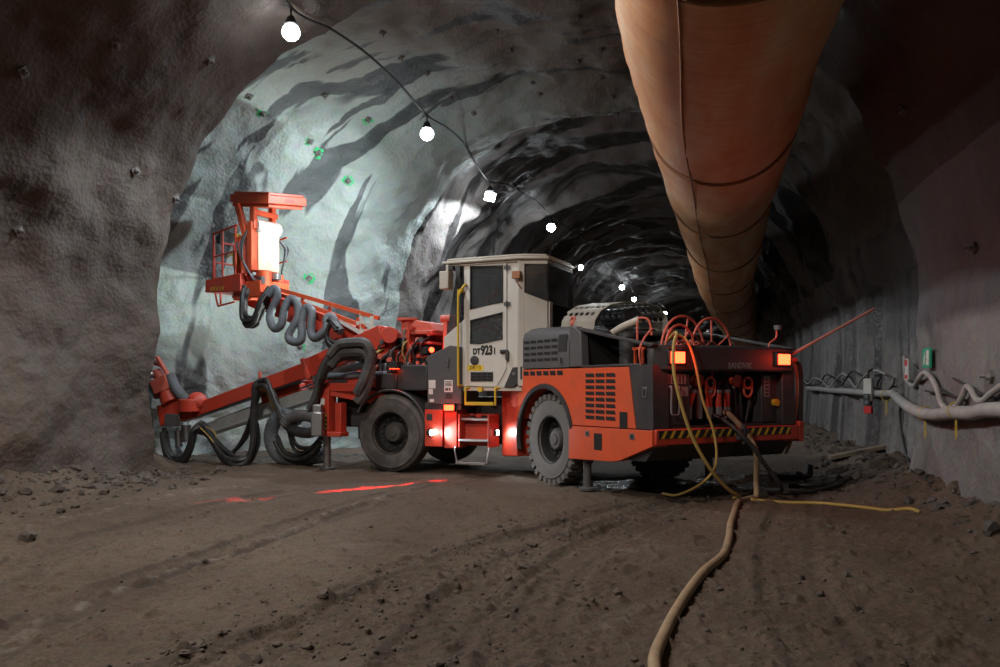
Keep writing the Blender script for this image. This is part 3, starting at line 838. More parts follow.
# hood
def hood_poly(y1): return [(1.06, 1.78), (1.06, 2.30), (1.0, 2.40), (.88, 2.445), (-.56, 2.39), (-.70, 2.36), (-.70, 1.78)]
b = R_()
prof = [(1.25, 1.78), (1.25, 2.24), (1.22, 2.34), (1.13, 2.41), (1.0, 2.44), (-1.0, 2.44), (-1.13, 2.41), (-1.22, 2.34), (-1.25, 2.24), (-1.25, 1.78)]
rows = [(1.07, -.10), (1.05, -.03), (.95, .01), (-.55, -.04), (-.70, -.06)]
vs = []; n = len(prof)
for s_, dz in rows: vs += [(s_, y, z + (dz if z > 2 else 0)) for y, z in prof]
fs = [(i * n + k, i * n + k + 1, (i + 1) * n + k + 1, (i + 1) * n + k) for i in range(len(rows) - 1) for k in range(n - 1)]
fs += [tuple(range(n)), tuple(range((len(rows) - 1) * n, len(rows) * n))]
b.add(vs, fs)
b.mat(1); slots(b, -.42, .62, 1.86, 2.24, 5, 4, 1.251, (.82, .45), skew=.03)
hd = b.build('engine_hood', [M['grey'], M['slot']], rig, ang=50)
b = R_(); b.prism([(-.40, 2.02), (-.63, 2.02), (-.66, 2.27), (-.44, 2.27)], 1.249, 1.262); b.build('fuel_door', M['dark'], hd, bev=.004)
for s_ in (.72, -.5):
    b = R_(); b.bb(s_ - .04, s_ + .04, 1.25, 1.262, 1.82, 1.95).mat(1).bb(s_ - .02, s_ + .02, 1.26, 1.266, 1.84, 1.93); b.build('hood_latch', [M['steel'], M['slot']], hd, bev=.003)
b = R_(); b.ball((-.42, 1.0, 2.44), .045, 8); b.ring((-.42, 1.0, 2.49), (0, 1, 0), .05, .018, 16); b.build('lifting_eye', M['redbright'], hd)
# engine bay
b = R_()
b.prism([(-.71, 1.78), (-.71, 2.375), (-.86, 2.355), (-1.0, 2.28), (-1.04, 1.78)], 1.12, 1.255)
b.build('bay_front_post', M['grey'], rig, bev=.015)
b = R_()
for sg in (1, -1):
    b.prism([(-.85, 2.355), (-.85, 2.315), (-2.55, 2.0), (-2.62, 2.035)], sg * 1.17, sg * 1.25)
b.prism([(-.71, 2.36), (-.71, 2.32), (-1.2, 2.24), (-1.2, 2.28)], -1.2, 1.2)
b.bb(-1.02, -2.35, -1.24, 1.25, 1.765, 1.80)
b.build('bay_rail', M['dark'], rig, bev=.01)
b = R_(); b.bb(-1.1, -2.1, -.5, .35, 1.2, 2.02); b.bb(-1.2, -2.0, -.35, .2, 2.0, 2.15)
for k in range(6): b.cyl((-1.2 - k * .14, .35, 1.86), (-1.2 - k * .14, .42, 1.95), .04, n=8)
b.build('engine_block', M['dark'], rig, bev=.02)
b = R_(); b.lathe([(0, 0), (.13, 0), (.13, .38), (.145, .39), (.145, .44), (.06, .47), (0, .47)], (-1.45, .75, 1.8), (0, 0, 1), 24); b.build('air_filter', M['dark'], rig)
b = R_()
for ds in (0, .16): b.bb(-1.78 - ds, -1.81 - ds, .88, .91, 1.8, 2.02)
b.bb(-1.75, -2.0, .88, .91, 2.0, 2.03); b.build('inner_guard', M['orange'], rig)
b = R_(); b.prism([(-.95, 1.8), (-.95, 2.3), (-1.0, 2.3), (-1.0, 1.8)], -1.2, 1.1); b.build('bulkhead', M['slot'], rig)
# perforated exhaust cover (half barrel along the body)
prof = [(1.02, 2.36), (1.0, 2.50), (.90, 2.64), (.72, 2.74), (.45, 2.79), (.1, 2.79), (-.17, 2.74), (-.32, 2.60), (-.36, 2.36)]
def barrel(u):   # 0..1 along the profile
    P = [V((0, y, z)) for y, z in prof]; L_ = [0]
    for a, c in zip(P, P[1:]): L_.append(L_[-1] + (c - a).length)
    d = u * L_[-1]
    for i in range(len(P) - 1):
        if d <= L_[i + 1] + 1e-9: return P[i].lerp(P[i + 1], (d - L_[i]) / (L_[i + 1] - L_[i]))
b = R_(); NU, NS = 64, 36; sA_, sB_ = -.12, -1.0
hole = lambda i, j: (i % 6 in (2, 3)) and (j % 6 in (1, 2, 3, 4)) and 4 <= i < 61 and 2 <= j < 34
P = [[barrel(i / NU) + V((sA_ + (sB_ - sA_) * (j / NS), 0, -.05 * j / NS)) for j in range(NS + 1)] for i in range(NU + 1)]
vs = [p for r_ in P for p in r_]
fs = [(i * (NS + 1) + j, i * (NS + 1) + j + 1, (i + 1) * (NS + 1) + j + 1, (i + 1) * (NS + 1) + j) for i in range(NU) for j in range(NS) if not hole(i, (j + 3 * ((i // 6) % 2)))]
b.add(vs, fs); cov = b.build('exhaust_cover', M['cover'], rig)
so = cov.modifiers.new('Solidify', 'SOLIDIFY'); so.thickness = .012; so.offset = 0
b = R_(); b.tube([(-1.15, .80, 2.26), (-1.4, .82, 2.33), (-1.6, .80, 2.38), (-1.72, .76, 2.42)], .055, 12); b.build('exhaust_pipe', M['beige'], rig)
b = R_(); b.cyl((-.35, .3, 2.55), (-.95, .3, 2.52), .15, n=20); b.build('silencer', M['dark'], rig)
b = R_()
for y in (.80,): b.tube([(-1.72, y, 2.1), (-1.72, y, 2.38), (-1.75, y - .03, 2.44), (-1.84, y - .10, 2.40), (-1.88, y - .12, 2.2)], .016, 8)
b.build('pipe_bracket', M['redbright'], rig)
# ---- rear end
b = R_()
b.prism([(-2.44, 1.22), (-2.54, 1.22), (-2.66, 1.05), (-2.66, -1.12), (-2.54, -1.27), (-2.44, -1.27)], 1.70, 2.03, 'z')
rc = b.build('rear_cover', M['dark'], rig, bev=.03)
b = R_(); b.text('SANDVIK', .105, (-2.664, -.16, 1.775), (0, -1, 0), (0, 0, 1), .95, .002, .003); b.build('maker_lettering', M['greylet'], rc)
for y in (.93, -.93):
    b = R_(); b.bb(-2.62, -2.70, y - .14, y + .14, 1.78, 1.96); tl = b.build('tail_light', M['black'], rig, bev=.01)
    b = R_(); b.bb(-2.69, -2.712, y - .11, y + .11, 1.80, 1.94); tag(b.build('lens', M['lamp_red'], tl, bev=.005), 'lit red lens')
    light('tail_glow', 'POINT', rw(-2.82, y, 1.87), 4.5, (1, .04, .02), size=.06)
b = R_(); b.bb(-2.12, -2.2, -1.22, 1.22, .98, 1.72); b.bb(-2.2, -2.58, -1.2, 1.2, .96, 1.0); b.build('recess_wall', M['dark'], rig)
b = R_(); b.prism([(-2.2, 1.2), (-2.55, 1.2), (-2.58, 1.1), (-2.58, .62), (-2.2, .62)], 1.0, 1.68, 'z')
cb = b.build('left_cabinet', M['dark'], rig, bev=.02)
b = R_(); b.bb(-2.578, -2.588, .70, 1.06, 1.54, 1.66).mat(1)
for k in range(6): b.bb(-2.586, -2.59, .73 + k * .055, .76 + k * .055, 1.55, 1.65)
b.mat(0).bb(-2.578, -2.586, .66, .78, 1.38, 1.5); b.build('data_plate', [M['greylet'], M['dark']], cb)
b = R_(); b.tube([(-2.6, .98, 1.5), (-2.64, .98, 1.48), (-2.64, .98, 1.18), (-2.64, .92, 1.15), (-2.64, .86, 1.18), (-2.64, .86, 1.48), (-2.6, .86, 1.5)], .012, 6); b.build('cabinet_handle', M['greylet'], cb)
b = R_(); b.bb(-2.2, -2.5, -1.12, -.72, 1.0, 1.68); cb = b.build('right_cabinet', M['dark'], rig, bev=.02)
b = R_(); b.bb(-2.5, -2.508, -.76, -.86, 1.36, 1.64).mat(1)
for k in range(5): b.bb(-2.507, -2.51, -.775, -.845, 1.38 + k * .05, 1.41 + k * .05)
b.build('warning_label', [M['greylet'], M['dark']], cb)
b = R_(); b.cyl((-2.5, -.95, 1.28), (-2.56, -.95, 1.28), .05, n=14); tag(b.build('rotary_switch', M['yellow'], cb), 'yellow rotary switch')
b = R_()
for k, (y, mt) in enumerate(((.52, 0), (.34, 1), (.16, 0), (0, 0), (-.16, 0))): pass
for k, (y, mt, tilt) in enumerate(((.52, 'orange', .08), (.34, 'steel', 0), (.16, 'red', 0), (0, 'red', 0), (-.15, 'red', 0))):
    b = R_(); b.cyl((-2.42, y, 1.22), (-2.42, y - tilt, 1.42), .045, n=12).mat(1).cyl((-2.42, y, 1.08), (-2.42, y, 1.23), .055, n=12).cyl((-2.42, y - tilt, 1.42), (-2.42, y - tilt, 1.46), .055, n=12)
    b.build('water_coupling', [M[mt], M['steel']], rig)
for y in (.22, -.45):
    b = R_(); b.cyl((-2.2, y + .1, 1.58), (-2.42, y + .1, 1.58), .085, n=16).mat(1).ring((-2.45, y - .06, 1.55), (1, 0, 0), .075, .018, 20).tube([(-2.45, y - .13, 1.55), (-2.45, y - .13, 1.42), (-2.45, y - .06, 1.36), (-2.45, y + .01, 1.42), (-2.45, y + .01, 1.55)], .016, 6)
    b.build('isolator_valve', [M['red'], M['redbright']], rig)
b = R_()
for k in range(9):
    y0 = .45 - k * .13; b.tube([(-2.3, y0, 1.68), (-2.38, y0 + .03 * math.sin(k * 2.1), 1.4), (-2.34, y0 - .05 * math.cos(k), 1.02)], .022, 7)
b.build('rear_hose_bundle', M['hose'], rig)
for y, z in ((.55, 1.62), (.47, 1.5), (.56, 1.3), (.32, 1.52), (-.3, 1.5), (.62, 1.1), (.05, 1.56)):
    b = R_(); b.cyl((-2.3, y, z), (-2.4, y, z), .03, n=10); b.build('gauge', M['steel'], rig)
# bumper with slanted warning stripes
b = R_(); b.bb(-2.5, -2.66, -1.27, 1.24, .77, .97)
bp = b.build('rear_bumper', M['red'], rig, bev=.015)
b = R_(); b.bb(-2.655, -2.664, -1.1, 1.2, .85, .955).mat(1)
for k in range(17):
    y = 1.17 - k * .135
    if abs(y + .18) < .12: continue
    b.add([(-2.668, y, .855), (-2.668, y - .05, .855), (-2.668, y - .11, .95), (-2.668, y - .06, .95)], [(0, 1, 2, 3)])
b.build('warning_stripes', [M['ink'], M['yellow']], bp)
b = R_(); b.bb(-2.66, -2.74, -.26, -.08, .80, .95).cyl((-2.72, -.17, .74), (-2.72, -.17, 1.0), .03, n=10); b.build('tow_hitch', M['dark'], bp, bev=.01)
b = R_(); b.prism([(-2.6, .77), (-2.4, .55), (-1.0, .5), (-1.0, .62), (-2.5, .77)], -1.2, 1.2); b.build('belly_plate', M['dark'], rig)
b = R_(); b.bb(-2.3, -2.66, -1.27, -1.36, .74, 1.02); b.build('corner_guard', M['red'], rig, bev=.01)
# jacks
b = R_(); b.cyl((-.95, 1.1, .04), (-.95, 1.1, .6), .06, n=16).mat(1).lathe([(0, 0), (.12, 0), (.12, .03), (.06, .05), (0, .05)], (-.95, 1.1, .015), (0, 0, 1), 20); b.build('rear_jack', [M['grey'], M['grey']], rig)
b = R_(); b.cyl((-1.05, -1.1, .04), (-1.05, -1.1, .6), .06, n=16); b.build('rear_jack', M['grey'], rig)
# reels behind the bay
def reel(name, c, R, ax, spk, r=.018, a0=0):
    b = R_(); b.ring(c, ax, R, r, 40, 8); b.ring(c, ax, R * .3, r * .8, 20, 6)
    d = V(ax).normalized(); e1 = d.cross(V((0, 0, 1))).normalized(); e2 = e1.cross(d)
    for k in range(spk):
        a = a0 + 2 * PI * k / spk; u = e1 * math.cos(a) + e2 * math.sin(a)
        b.cyl(V(c) + u * R * .3, V(c) + u * R, r * .75, n=7)
    return b.build(name, M['redbright'], rig)
AX = (1, .22, 0)
reel('reel_rim', (-2.33, .52, 1.97), .46, AX, 6, .017, .3)
reel('reel_rim', (-2.28, -.02, 1.97), .46, AX, 6, .017, .55)
reel('reel_rim', (-2.50, .72, 2.0), .30, AX, 5, .015, .9)
b = R_(); b.cyl((-2.42, .52, 1.97), (-2.2, .52, 1.97), .10, n=20); b.cyl((-2.3, .52, 1.97), (-2.25, -.05, 1.97), .06, n=12); b.build('reel_drum', M['redbright'], rig)
b = R_(); b.tube([(-2.35, 1.22, 1.75), (-2.38, 1.28, 1.95), (-2.38, 1.2, 2.12), (-2.35, 1.05, 2.25)], .015, 7); b.build('reel_guide', M['redbright'], rig)
for s_, y, z in ((-2.2, .32, 2.08), (-2.1, .15, 2.06)):
    b = R_(); b.tube([(s_, y, 2.0), (s_, y, z), (s_ - .03, y - .06, z + .05), (s_, y - .12, 2.0)], .014, 7); b.build('reel_bracket', M['redbright'], rig)
b = R_(); b.prism([(-2.0, 2.0), (-2.0, 2.04), (-2.5, 2.05), (-2.55, 2.02)], -1.1, .3); b.build('rear_deck', M['dark'], rig, bev=.01)
# camera stalk and pole at the right corner
b = R_(); b.tube([(-2.5, -.85, 2.02), (-2.5, -.87, 2.10), (-2.5, -.99, 2.18), (-2.5, -1.0, 2.28)], .012, 7).mat(1).box((-2.52, -1.0, 2.32), (.09, .05, .06)); b.build('reversing_camera', [M['redbright'], M['steel']], rig)
p0 = rw(-2.55, -1.12, 1.90); p1 = V((5.42, 11.6, CAM_H + (HY - 309) / F_PX * 11.6))
b = W_(); b.cyl(p0 - (p1 - p0).normalized() * .1, p1, .022, .02, n=10); tag(b.build('marker_pole', M['redpost'], rig), 'thin pinkish red pole sticking out to the right')
b = R_(); b.ball((-2.55, -1.15, 1.92), .06, 8); b.bb(-2.45, -2.6, -1.1, -1.3, 1.85, 1.9); b.build('pole_socket', M['redbright'], rig)
for k in range(4):
    b = R_(); y = -1.28 - .03 * k
    b.tube([(-2.45, -1.15, 1.86 - .02 * k), (-2.52, y - .02, 1.84), (-2.55, y - .07, 1.6), (-2.55, y - .05, 1.2 - .1 * k), (-2.5, y - .01, .75 + .06 * k), (-2.45, y + .05, .55 + .05 * k)], .022, 8)
    b.build('hanging_hose', M['hose'] if k else M['beigehose'], rig)

# ---- cab (on the front body)
CX0, CX1 = -1.44, -2.42
b = F_()
Y = 1.15
def pr(poly, t=.05, y=Y): b.prism(poly, y - t, y)
# door jambs and the body round the door
pr([(CX0, 1.45), (CX0, 3.5), (CX0 - .03, 3.5), (CX0 - .03, 1.45)]); pr([(-2.23, 1.47), (-2.23, 3.5), (CX1, 3.5), (CX1, 1.75)])
b.bb(CX0, CX1, Y - .05, Y, 3.49, 3.53); pr([(-2.0, 1.47), (-2.24, 1.47), (-2.24, 1.85), (-2.1, 1.85)], .04, Y - .005)
# chamfered rear quarter: below the window and pillars
q0, q1, q2 = V((CX1, Y, 0)), V((-2.85, .94, 0)), V((-2.85, -.20, 0))
def quad_panel(a, c, z0a, z0c, z1a, z1c, t=.04):
    n_ = (c - a).cross(V((0, 0, 1))).normalized() * t
    vs = [a + V((0, 0, z0a)), c + V((0, 0, z0c)), c + V((0, 0, z1c)), a + V((0, 0, z1a))]
    b.add(vs + [v + n_ for v in vs], [(0, 1, 2, 3), (7, 6, 5, 4), (0, 4, 5, 1), (1, 5, 6, 2), (2, 6, 7, 3), (3, 7, 4, 0)])
quad_panel(q0, q0.lerp(q1, .22), 1.5, 1.5, 3.52, 3.52)
quad_panel(q0.lerp(q1, .22), q1, 1.5, 1.5, 3.0, 2.86)
quad_panel(q0.lerp(q1, .22), q1, 3.46, 3.46, 3.52, 3.52)
quad_panel(q1, q1.lerp(q2, .12), 1.5, 1.5, 2.86, 2.86)
# front, right side and floor
b.prism([(-1.06, 1.5), (-1.06, 2.32), (-1.44, 2.60), (-1.44, 1.5)], 1.10, Y)
b.prism([(-1.06, 1.5), (-1.06, 2.32), (-1.12, 2.32), (-1.12, 1.5)], -.2, 1.1)
b.bb(-1.1, -2.85, -.25, -.2, 1.5, 2.7)
b.bb(-1.1, -2.85, -.22, Y - .02, 1.42, 1.5)
b.bb(-1.25, -1.3, -.24, -.19, 2.6, 3.5)
cab = b.build('cab', M['white'], rig, bev=.008)
b = F_(); b.prism([(CX1 + .02, Y - .01), (-2.84, .93), (-2.84, -.19), (-2.80, -.19), (-2.80, .9), (CX1 + .04, Y - .06)], 1.5, 2.84, 'z'); b.build('cab_rear_lining', M['dark'], cab)
b = F_(); b.prism([(-1.06, 1.22), (-2.48, 1.22), (-2.90, 1.0), (-2.90, -.22), (-1.06, -.22)], 3.53, 3.585, 'z'); b.prism([(-1.12, 1.16), (-2.45, 1.16), (-2.84, .95), (-2.84, -.2), (-1.12, -.2)], 3.585, 3.63, 'z')
b.prism([(-1.09, 1.18), (-2.46, 1.18), (-2.87, .96), (-2.87, -.2), (-1.09, -.2)], 3.49, 3.53, 'z')
b.build('cab_roof', M['beige'], cab, bev=.02)
# door
b = F_(); D0, D1 = -1.475, -2.225
A = [(-1.572, 2.775), (-2.153, 2.865), (-2.153, 3.455), (-1.572, 3.475)]      # upper window
B_ = [(-1.572, 2.205), (-1.74, 2.20), (-2.15, 2.265), (-2.153, 2.69), (-1.572, 2.58)]  # lower window
for poly in ([(D0, 1.5), (D0, 3.5), (-1.572, 3.5), (-1.572, 1.5)],
             [(-2.153, 1.66), (-2.153, 3.5), (D1, 3.5), (D1, 1.80)],
             [(-1.572, 3.475), (-2.153, 3.455), (-2.153, 3.5), (-1.572, 3.5)],
             [(-1.572, 2.58), (-2.153, 2.69), (-2.153, 2.865), (-1.572, 2.775)],
             [(-1.572, 1.5), (-2.04, 1.49), (-2.153, 1.67), (-2.153, 2.265), (-1.74, 2.2), (-1.572, 2.205)]):
    b.prism(poly, Y - .03, Y + .012)
door = b.build('cab_door', M['white'], rig)
for poly, nm in ((A, 'upper_window'), (B_, 'lower_window')):
    b = F_(); P3 = [V((s_, Y + .012, z)) for s_, z in poly]
    b.tube(P3, .016, 6, closed=True, smooth=False).mat(1).prism(poly, Y - .012, Y - .004)
    b.build(nm, [M['black'], M['glass']], door)
b = F_(); b.text('DT', .13, (-1.685, Y + .013, 2.065), (-1, 0, 0), (0, 0, 1), .78, .002, .008); b.text('923', .205, (-1.872, Y + .013, 2.08), (-1, 0, 0), (0, 0, 1), .70, .002, .011); b.text('i', .15, (-2.012, Y + .013, 2.07), (-1, 0, 0), (0, 0, 1), .8, .002, .008)
b.build('model_lettering', M['ink'], door)
b = F_(); b.prism([(-1.515, 1.752), (-1.805, 1.752), (-1.805, 1.845), (-1.515, 1.845)], Y + .010, Y + .015)
st = b.build('number_sticker', M['ysticker'], door)
b = F_(); b.text('DR113', .085, (-1.66, Y + .0155, 1.799), (-1, 0, 0), (0, 0, 1), .85, .001, .002); b.mi = 0
for q in b.v: pass
tx = b; tx_o = tx.build('number_text', M['ink'], door)
b = F_(); b.bb(-1.575, -1.985, Y + .005, Y + .02, 1.575, 1.73).mat(1)
for i in range(4):
    for j in range(3): b.bb(-1.59 - i * .1, -1.67 - i * .1, Y + .018, Y + .023, 1.59 + j * .047, 1.62 + j * .047)
b.build('door_grille', [M['dark'], M['slot']], door)
b = F_(); b.lathe([(.075, 0), (.075, .02), (.05, .028), (0, .02)], (-1.65, Y + .01, 1.925), (0, 1, 0), 24); o = b.build('speaker_disc', M['dark'], door)
b = F_(); b.bb(-2.12, -2.26, Y + .01, Y + .04, 2.03, 2.09); b.bb(-2.22, -2.27, Y + .01, Y + .05, 1.92, 2.06); b.tube([(-2.13, Y + .03, 2.06), (-2.17, Y + .06, 2.06), (-2.23, Y + .03, 2.06)], .014, 6); b.build('door_handle', M['dark'], door)
for z in (3.42, 2.83):
    b = F_(); b.cyl((-2.23, Y + .02, z - .05), (-2.23, Y + .02, z + .05), .015, n=8); b.bb(-2.18, -2.29, Y + .008, Y + .018, z - .03, z + .03); b.build('door_hinge', M['grey'], door)
b = F_(); b.prism([(-2.18, 1.48), (-2.36, 1.48), (-2.5, 1.62), (-2.5, 1.82), (-2.33, 1.80)], 1.0, Y + .02); b.build('door_sill', M['dark'], rig, bev=.01)
b = F_(); b.cyl((-2.36, Y + .02, 1.7), (-2.36, Y + .03, 1.7), .03, n=10); b.build('sill_fitting', M['steel'], rig)
# windscreen, quarter light, rear windows
b = F_(); b.prism([(-1.10, 2.36), (-1.43, 2.61), (-1.43, 3.49), (-1.31, 3.49)], 1.105, 1.125); b.build('quarter_window', M['glass'], cab)
b = F_(); b.add([(-1.08, 1.1, 2.33), (-1.08, -.2, 2.33), (-1.30, -.2, 3.5), (-1.30, 1.1, 3.5), (-1.095, 1.1, 2.33), (-1.095, -.2, 2.33), (-1.315, -.2, 3.5), (-1.315, 1.1, 3.5)], [(0, 1, 2, 3), (7, 6, 5, 4), (0, 4, 5, 1), (1, 5, 6, 2), (2, 6, 7, 3), (3, 7, 4, 0)]); b.build('windscreen', M['glass'], cab)
b = F_(); n_ = V((.005, -.008, 0))
def glass(a, c, z0a, z0c, z1):
    vs = [a + V((0, 0, z0a)), c + V((0, 0, z0c)), c + V((0, 0, z1)), a + V((0, 0, z1))]
    b.mat(1).add(vs + [v + (c - a).cross(V((0, 0, 1))).normalized() * .01 for v in vs], [(0, 1, 2, 3), (7, 6, 5, 4), (0, 4, 5, 1), (1, 5, 6, 2), (2, 6, 7, 3), (3, 7, 4, 0)])
    b.mat(0).tube(vs, .02, 6, closed=True, smooth=False)
glass(q0.lerp(q1, .24), q1.lerp(q0, .03), 3.0, 2.87, 3.45); b.build('rear_quarter_window', [M['black'], M['glass']], cab)
b = F_(); glass(q1, q2, 2.86, 2.83, 3.47); b.build('rear_window', [M['black'], M['glass']], cab)
b = F_(); b.bb(-2.80, -2.84, -.18, .92, 1.5, 2.84); b.bb(-2.78, -2.86, -.24, -.18, 1.5, 3.5); b.build('cab_rear_panel', M['dark'], cab)
# inside the cab
b = F_(); b.bb(-2.1, -2.55, .2, .7, 1.9, 2.05); b.prism([(-2.45, 2.0), (-2.6, 2.0), (-2.72, 2.85), (-2.6, 2.85)], .22, .68); b.bb(-2.2, -2.5, .3, .6, 1.5, 1.9); b.build('operator_seat', M['black'], cab, bev=.03)
b = F_(); b.bb(-1.25, -1.5, 0, .9, 1.5, 2.25); b.beam((-1.55, .45, 1.9), (-1.75, .45, 2.45), .06, .06); b.ring((-1.76, .45, 2.45), (-.8, 0, .6), .17, .018, 24); b.build('control_console', M['grey'], cab, bev=.02)
b = F_(); b.tube([(-1.75, .95, 2.95), (-1.85, .9, 3.0), (-1.95, .88, 3.1)], .04, 8); b.tube([(-2.0, .95, 2.78), (-2.05, .9, 2.86), (-2.1, .88, 2.9)], .05, 8); b.tube([(-1.5, .9, 2.45), (-1.7, .9, 2.5), (-1.95, .9, 2.4)], .03, 8); b.build('inner_grab_bar', M['orange'], cab)
# fittings outside the cab
b = F_(); b.bb(-1.10, -1.27, 1.2, 1.38, 3.10, 3.40); b.bb(-1.15, -1.2, 1.1, 1.25, 3.4, 3.52)
wl = b.build('mirror_box', M['beige'], cab, bev=.015)
b = F_()
for k in range(5): b.tube([(-1.3 - .02 * k, 1.18, 3.5), (-1.34 - .015 * k, 1.22, 3.35), (-1.33 - .02 * k, 1.2, 3.2 - .03 * k), (-1.38, 1.16, 3.05)], .012, 6)
b.bb(-1.02, -1.28, 1.12, 1.24, 3.43, 3.50); b.build('cab_front_cables', M['cable'], cab)
b = F_(); b.bb(-2.36, -2.5, 1.18, 1.26, 3.22, 3.34); b.tube([(-2.4, 1.2, 3.22), (-2.46, 1.22, 3.12), (-2.5, 1.14, 3.05)], .01, 6)
M['amber'] = paint('amber_beacon', (.35, .14, .06), .4, 0, .2); b.build('beacon', [M['amber']], cab, bev=.01)
b = F_(); b.tube([(-2.8, -.1, 3.56), (-2.9, -.25, 3.57), (-2.92, -.3, 3.57)], .015, 6).lathe([(0, -.05), (.055, -.05), (.06, 0), (.05, .02)], (-2.94, -.33, 3.57), (-1, .2, -.15), 16)
rl = b.build('rear_work_lamp', M['dark'], cab)
b = F_(); b.ball((-2.965, -.325, 3.567), .05, 8); tag(b.build('lens', M['lamp_small'], rl), 'lit lens of the unseen lamp')
light('rear_work_light', 'SPOT', fw(-3.05, -.31, 3.55), 60, COOL, rw(-5, -2, 0), .04, 120, .8)
b = F_()
for k, y in enumerate((.95, .35)):
    b.bb(-.92, -1.0, y - .09, y + .09, 3.42, 3.53)
fl = b.build('front_work_lamp', M['dark'], cab)
b = F_()
for y in (.95, .35): b.bb(-.915, -.925, y - .075, y + .075, 3.435, 3.515)
tag(b.build('lens', M['lamp_small'], fl), 'lit lens of the unseen lamp')
# handrails and steps
b = F_(); b.tube([(-1.44, 1.16, 3.06), (-1.42, 1.24, 3.05), (-1.40, 1.27, 2.98), (-1.40, 1.27, 1.62), (-1.40, 1.25, 1.53), (-1.42, 1.16, 1.5)], .02, 8, 4); b.tube([(-1.40, 1.27, 2.98), (-1.46, 1.27, 3.09), (-1.50, 1.24, 3.16), (-1.5, 1.17, 3.17)], .02, 8, 4); b.build('door_handrail', M['yellow'], rig)
b = F_(); b.tube([(-1.56, 1.1, 1.47), (-1.50, 1.18, 1.47), (-1.50, 1.2, 1.44), (-1.50, 1.2, 1.22), (-1.54, 1.2, 1.20), (-2.0, 1.2, 1.20), (-2.04, 1.2, 1.22), (-2.04, 1.2, 1.44), (-2.04, 1.18, 1.47), (-2.12, 1.1, 1.47)], .018, 8, 4)
b.bb(-1.52, -2.03, 1.17, 1.25, 1.19, 1.24); b.bb(-1.73, -1.81, 1.17, 1.22, 1.41, 1.48); b.build('yellow_step_frame', M['yellow'], rig)
b = F_(); b.bb(-1.36, -1.39, .8, 1.2, .49, 1.03); b.bb(-1.9, -1.93, .8, 1.2, .49, 1.03); b.bb(-1.36, -1.93, .8, .85, .49, 1.03); b.bb(-1.36, -1.93, .84, .98, .86, .95)
b.mat(1).bb(-1.45, -1.58, .98, .99, .97, 1.01).bb(-1.68, -1.82, .98, .99, .97, 1.01)
b.mat(0).bb(-1.38, -1.91, .99, 1.0, .52, .88)
su = b.build('step_box', [M['red'], M['slot']], rig, bev=.006)
for z, y0 in ((.93, 1.05), (.585, 1.12)):
    b = F_(); b.bb(-1.37, -1.92, y0 - .12, y0 + .09, z, z + .035)
    b.build('step_tread', M['alu'], su, bev=.006)
b = F_(); b.tube([(-1.31, 1.2, .49), (-1.31, 1.22, .42), (-1.35, 1.22, .25), (-1.4, 1.22, .235), (-1.85, 1.22, .235), (-1.9, 1.22, .25), (-1.93, 1.22, .42), (-1.93, 1.2, .49)], .014, 7, 4); b.bb(-1.36, -1.9, 1.18, 1.30, .22, .245); b.build('hanging_step', M['alu'], su)
# electric cabinet in front of the door
b = F_(); b.prism([(-.77, 1.2), (-.77, 2.0), (-1.2, 2.18), (-1.42, 2.15), (-1.42, 1.2)], .55, 1.2)
ec = b.build('control_cabinet', M['grey'], rig, bev=.012)
for s0, s1, z0, z1 in ((-.80, -.93, 1.46, 1.60), (-.80, -.88, 1.36, 1.45), (-.82, -.90, 1.23, 1.28)):
    b = F_(); b.bb(s0, s1, 1.198, 1.204, z0, z1); b.build('white_sticker', M['sticker'], ec)
b = F_(); b.bb(-1.10, -1.26, 1.198, 1.204, 1.40, 1.60)
b.mat(1)
for s0 in (-1.12, -1.15, -1.19): b.bb(s0, s0 - .025, 1.203, 1.206, 1.42, 1.47)
for k in range(4): b.bb(-1.115, -1.24, 1.203, 1.206, 1.50 + k * .022, 1.51 + k * .022)
b.mat(2).bb(-1.12, -1.25, 1.198, 1.203, 1.29, 1.37); b.build('warning_sticker', [M['sticker'], M['ink'], M['dark']], ec)
b = F_(); b.bb(-1.155, -1.185, 1.2, 1.225, 1.82, 1.97); b.bb(-1.13, -1.21, 1.2, 1.215, 1.92, 1.95); b.build('cabinet_latch', M['steel'], ec)
b = F_(); b.bb(-.72, -1.06, .8, 1.2, .48, 1.10); b.bb(-1.09, -1.32, .8, 1.18, .46, 1.10); b.mat(1).bb(-.76, -.87, 1.198, 1.21, .92, 1.03); b.build('side_locker', [M['red'], M['dark']], rig, bev=.012)
b = F_(); b.bb(-.70, -1.4, .8, 1.17, 1.10, 1.21); b.build('locker_rail', M['dark'], rig, bev=.01)
b = F_(); b.bb(-1.10, -1.31, 1.17, 1.23, 1.08, 1.20); sl = b.build('side_lamp', M['black'], rig, bev=.008)
b = F_(); b.bb(-1.115, -1.295, 1.225, 1.245, 1.095, 1.185); tag(b.build('lens', M['lamp_red'], sl, bev=.006), 'lit red lens')
light('side_lamp_glow', 'POINT', fw(-1.2, 1.40, 1.12), 4, (1, .04, .02), size=.05)
b = F_(); b.cyl((-.80, 1.22, .72), (-.88, 1.25, .72), .05, .055, n=16); sl = b.build('wheel_lamp', M['black'], rig)
b = F_(); b.ball((-.885, 1.25, .72), .048, 8); tag(b.build('lens', M['lamp_small'], sl), 'lit lens of the unseen lamp')
light('wheel_work_light', 'SPOT', fw(-.95, 1.33, .72), 60, COOL, rw(1.1, 1.3, .62), .03, 75, .8)
b = F_(); b.bb(-1.93, -1.965, .9, 1.0, .68, .78); sl = b.build('unseen_step_lamp', M['black'], rig)  # unseen lamp, placed to brighten the panel and ground behind the steps
b = F_(); b.bb(-1.964, -1.972, .915, .985, .69, .77); tag(b.build('lens', M['lamp_small'], sl), 'lit lens of the unseen lamp')
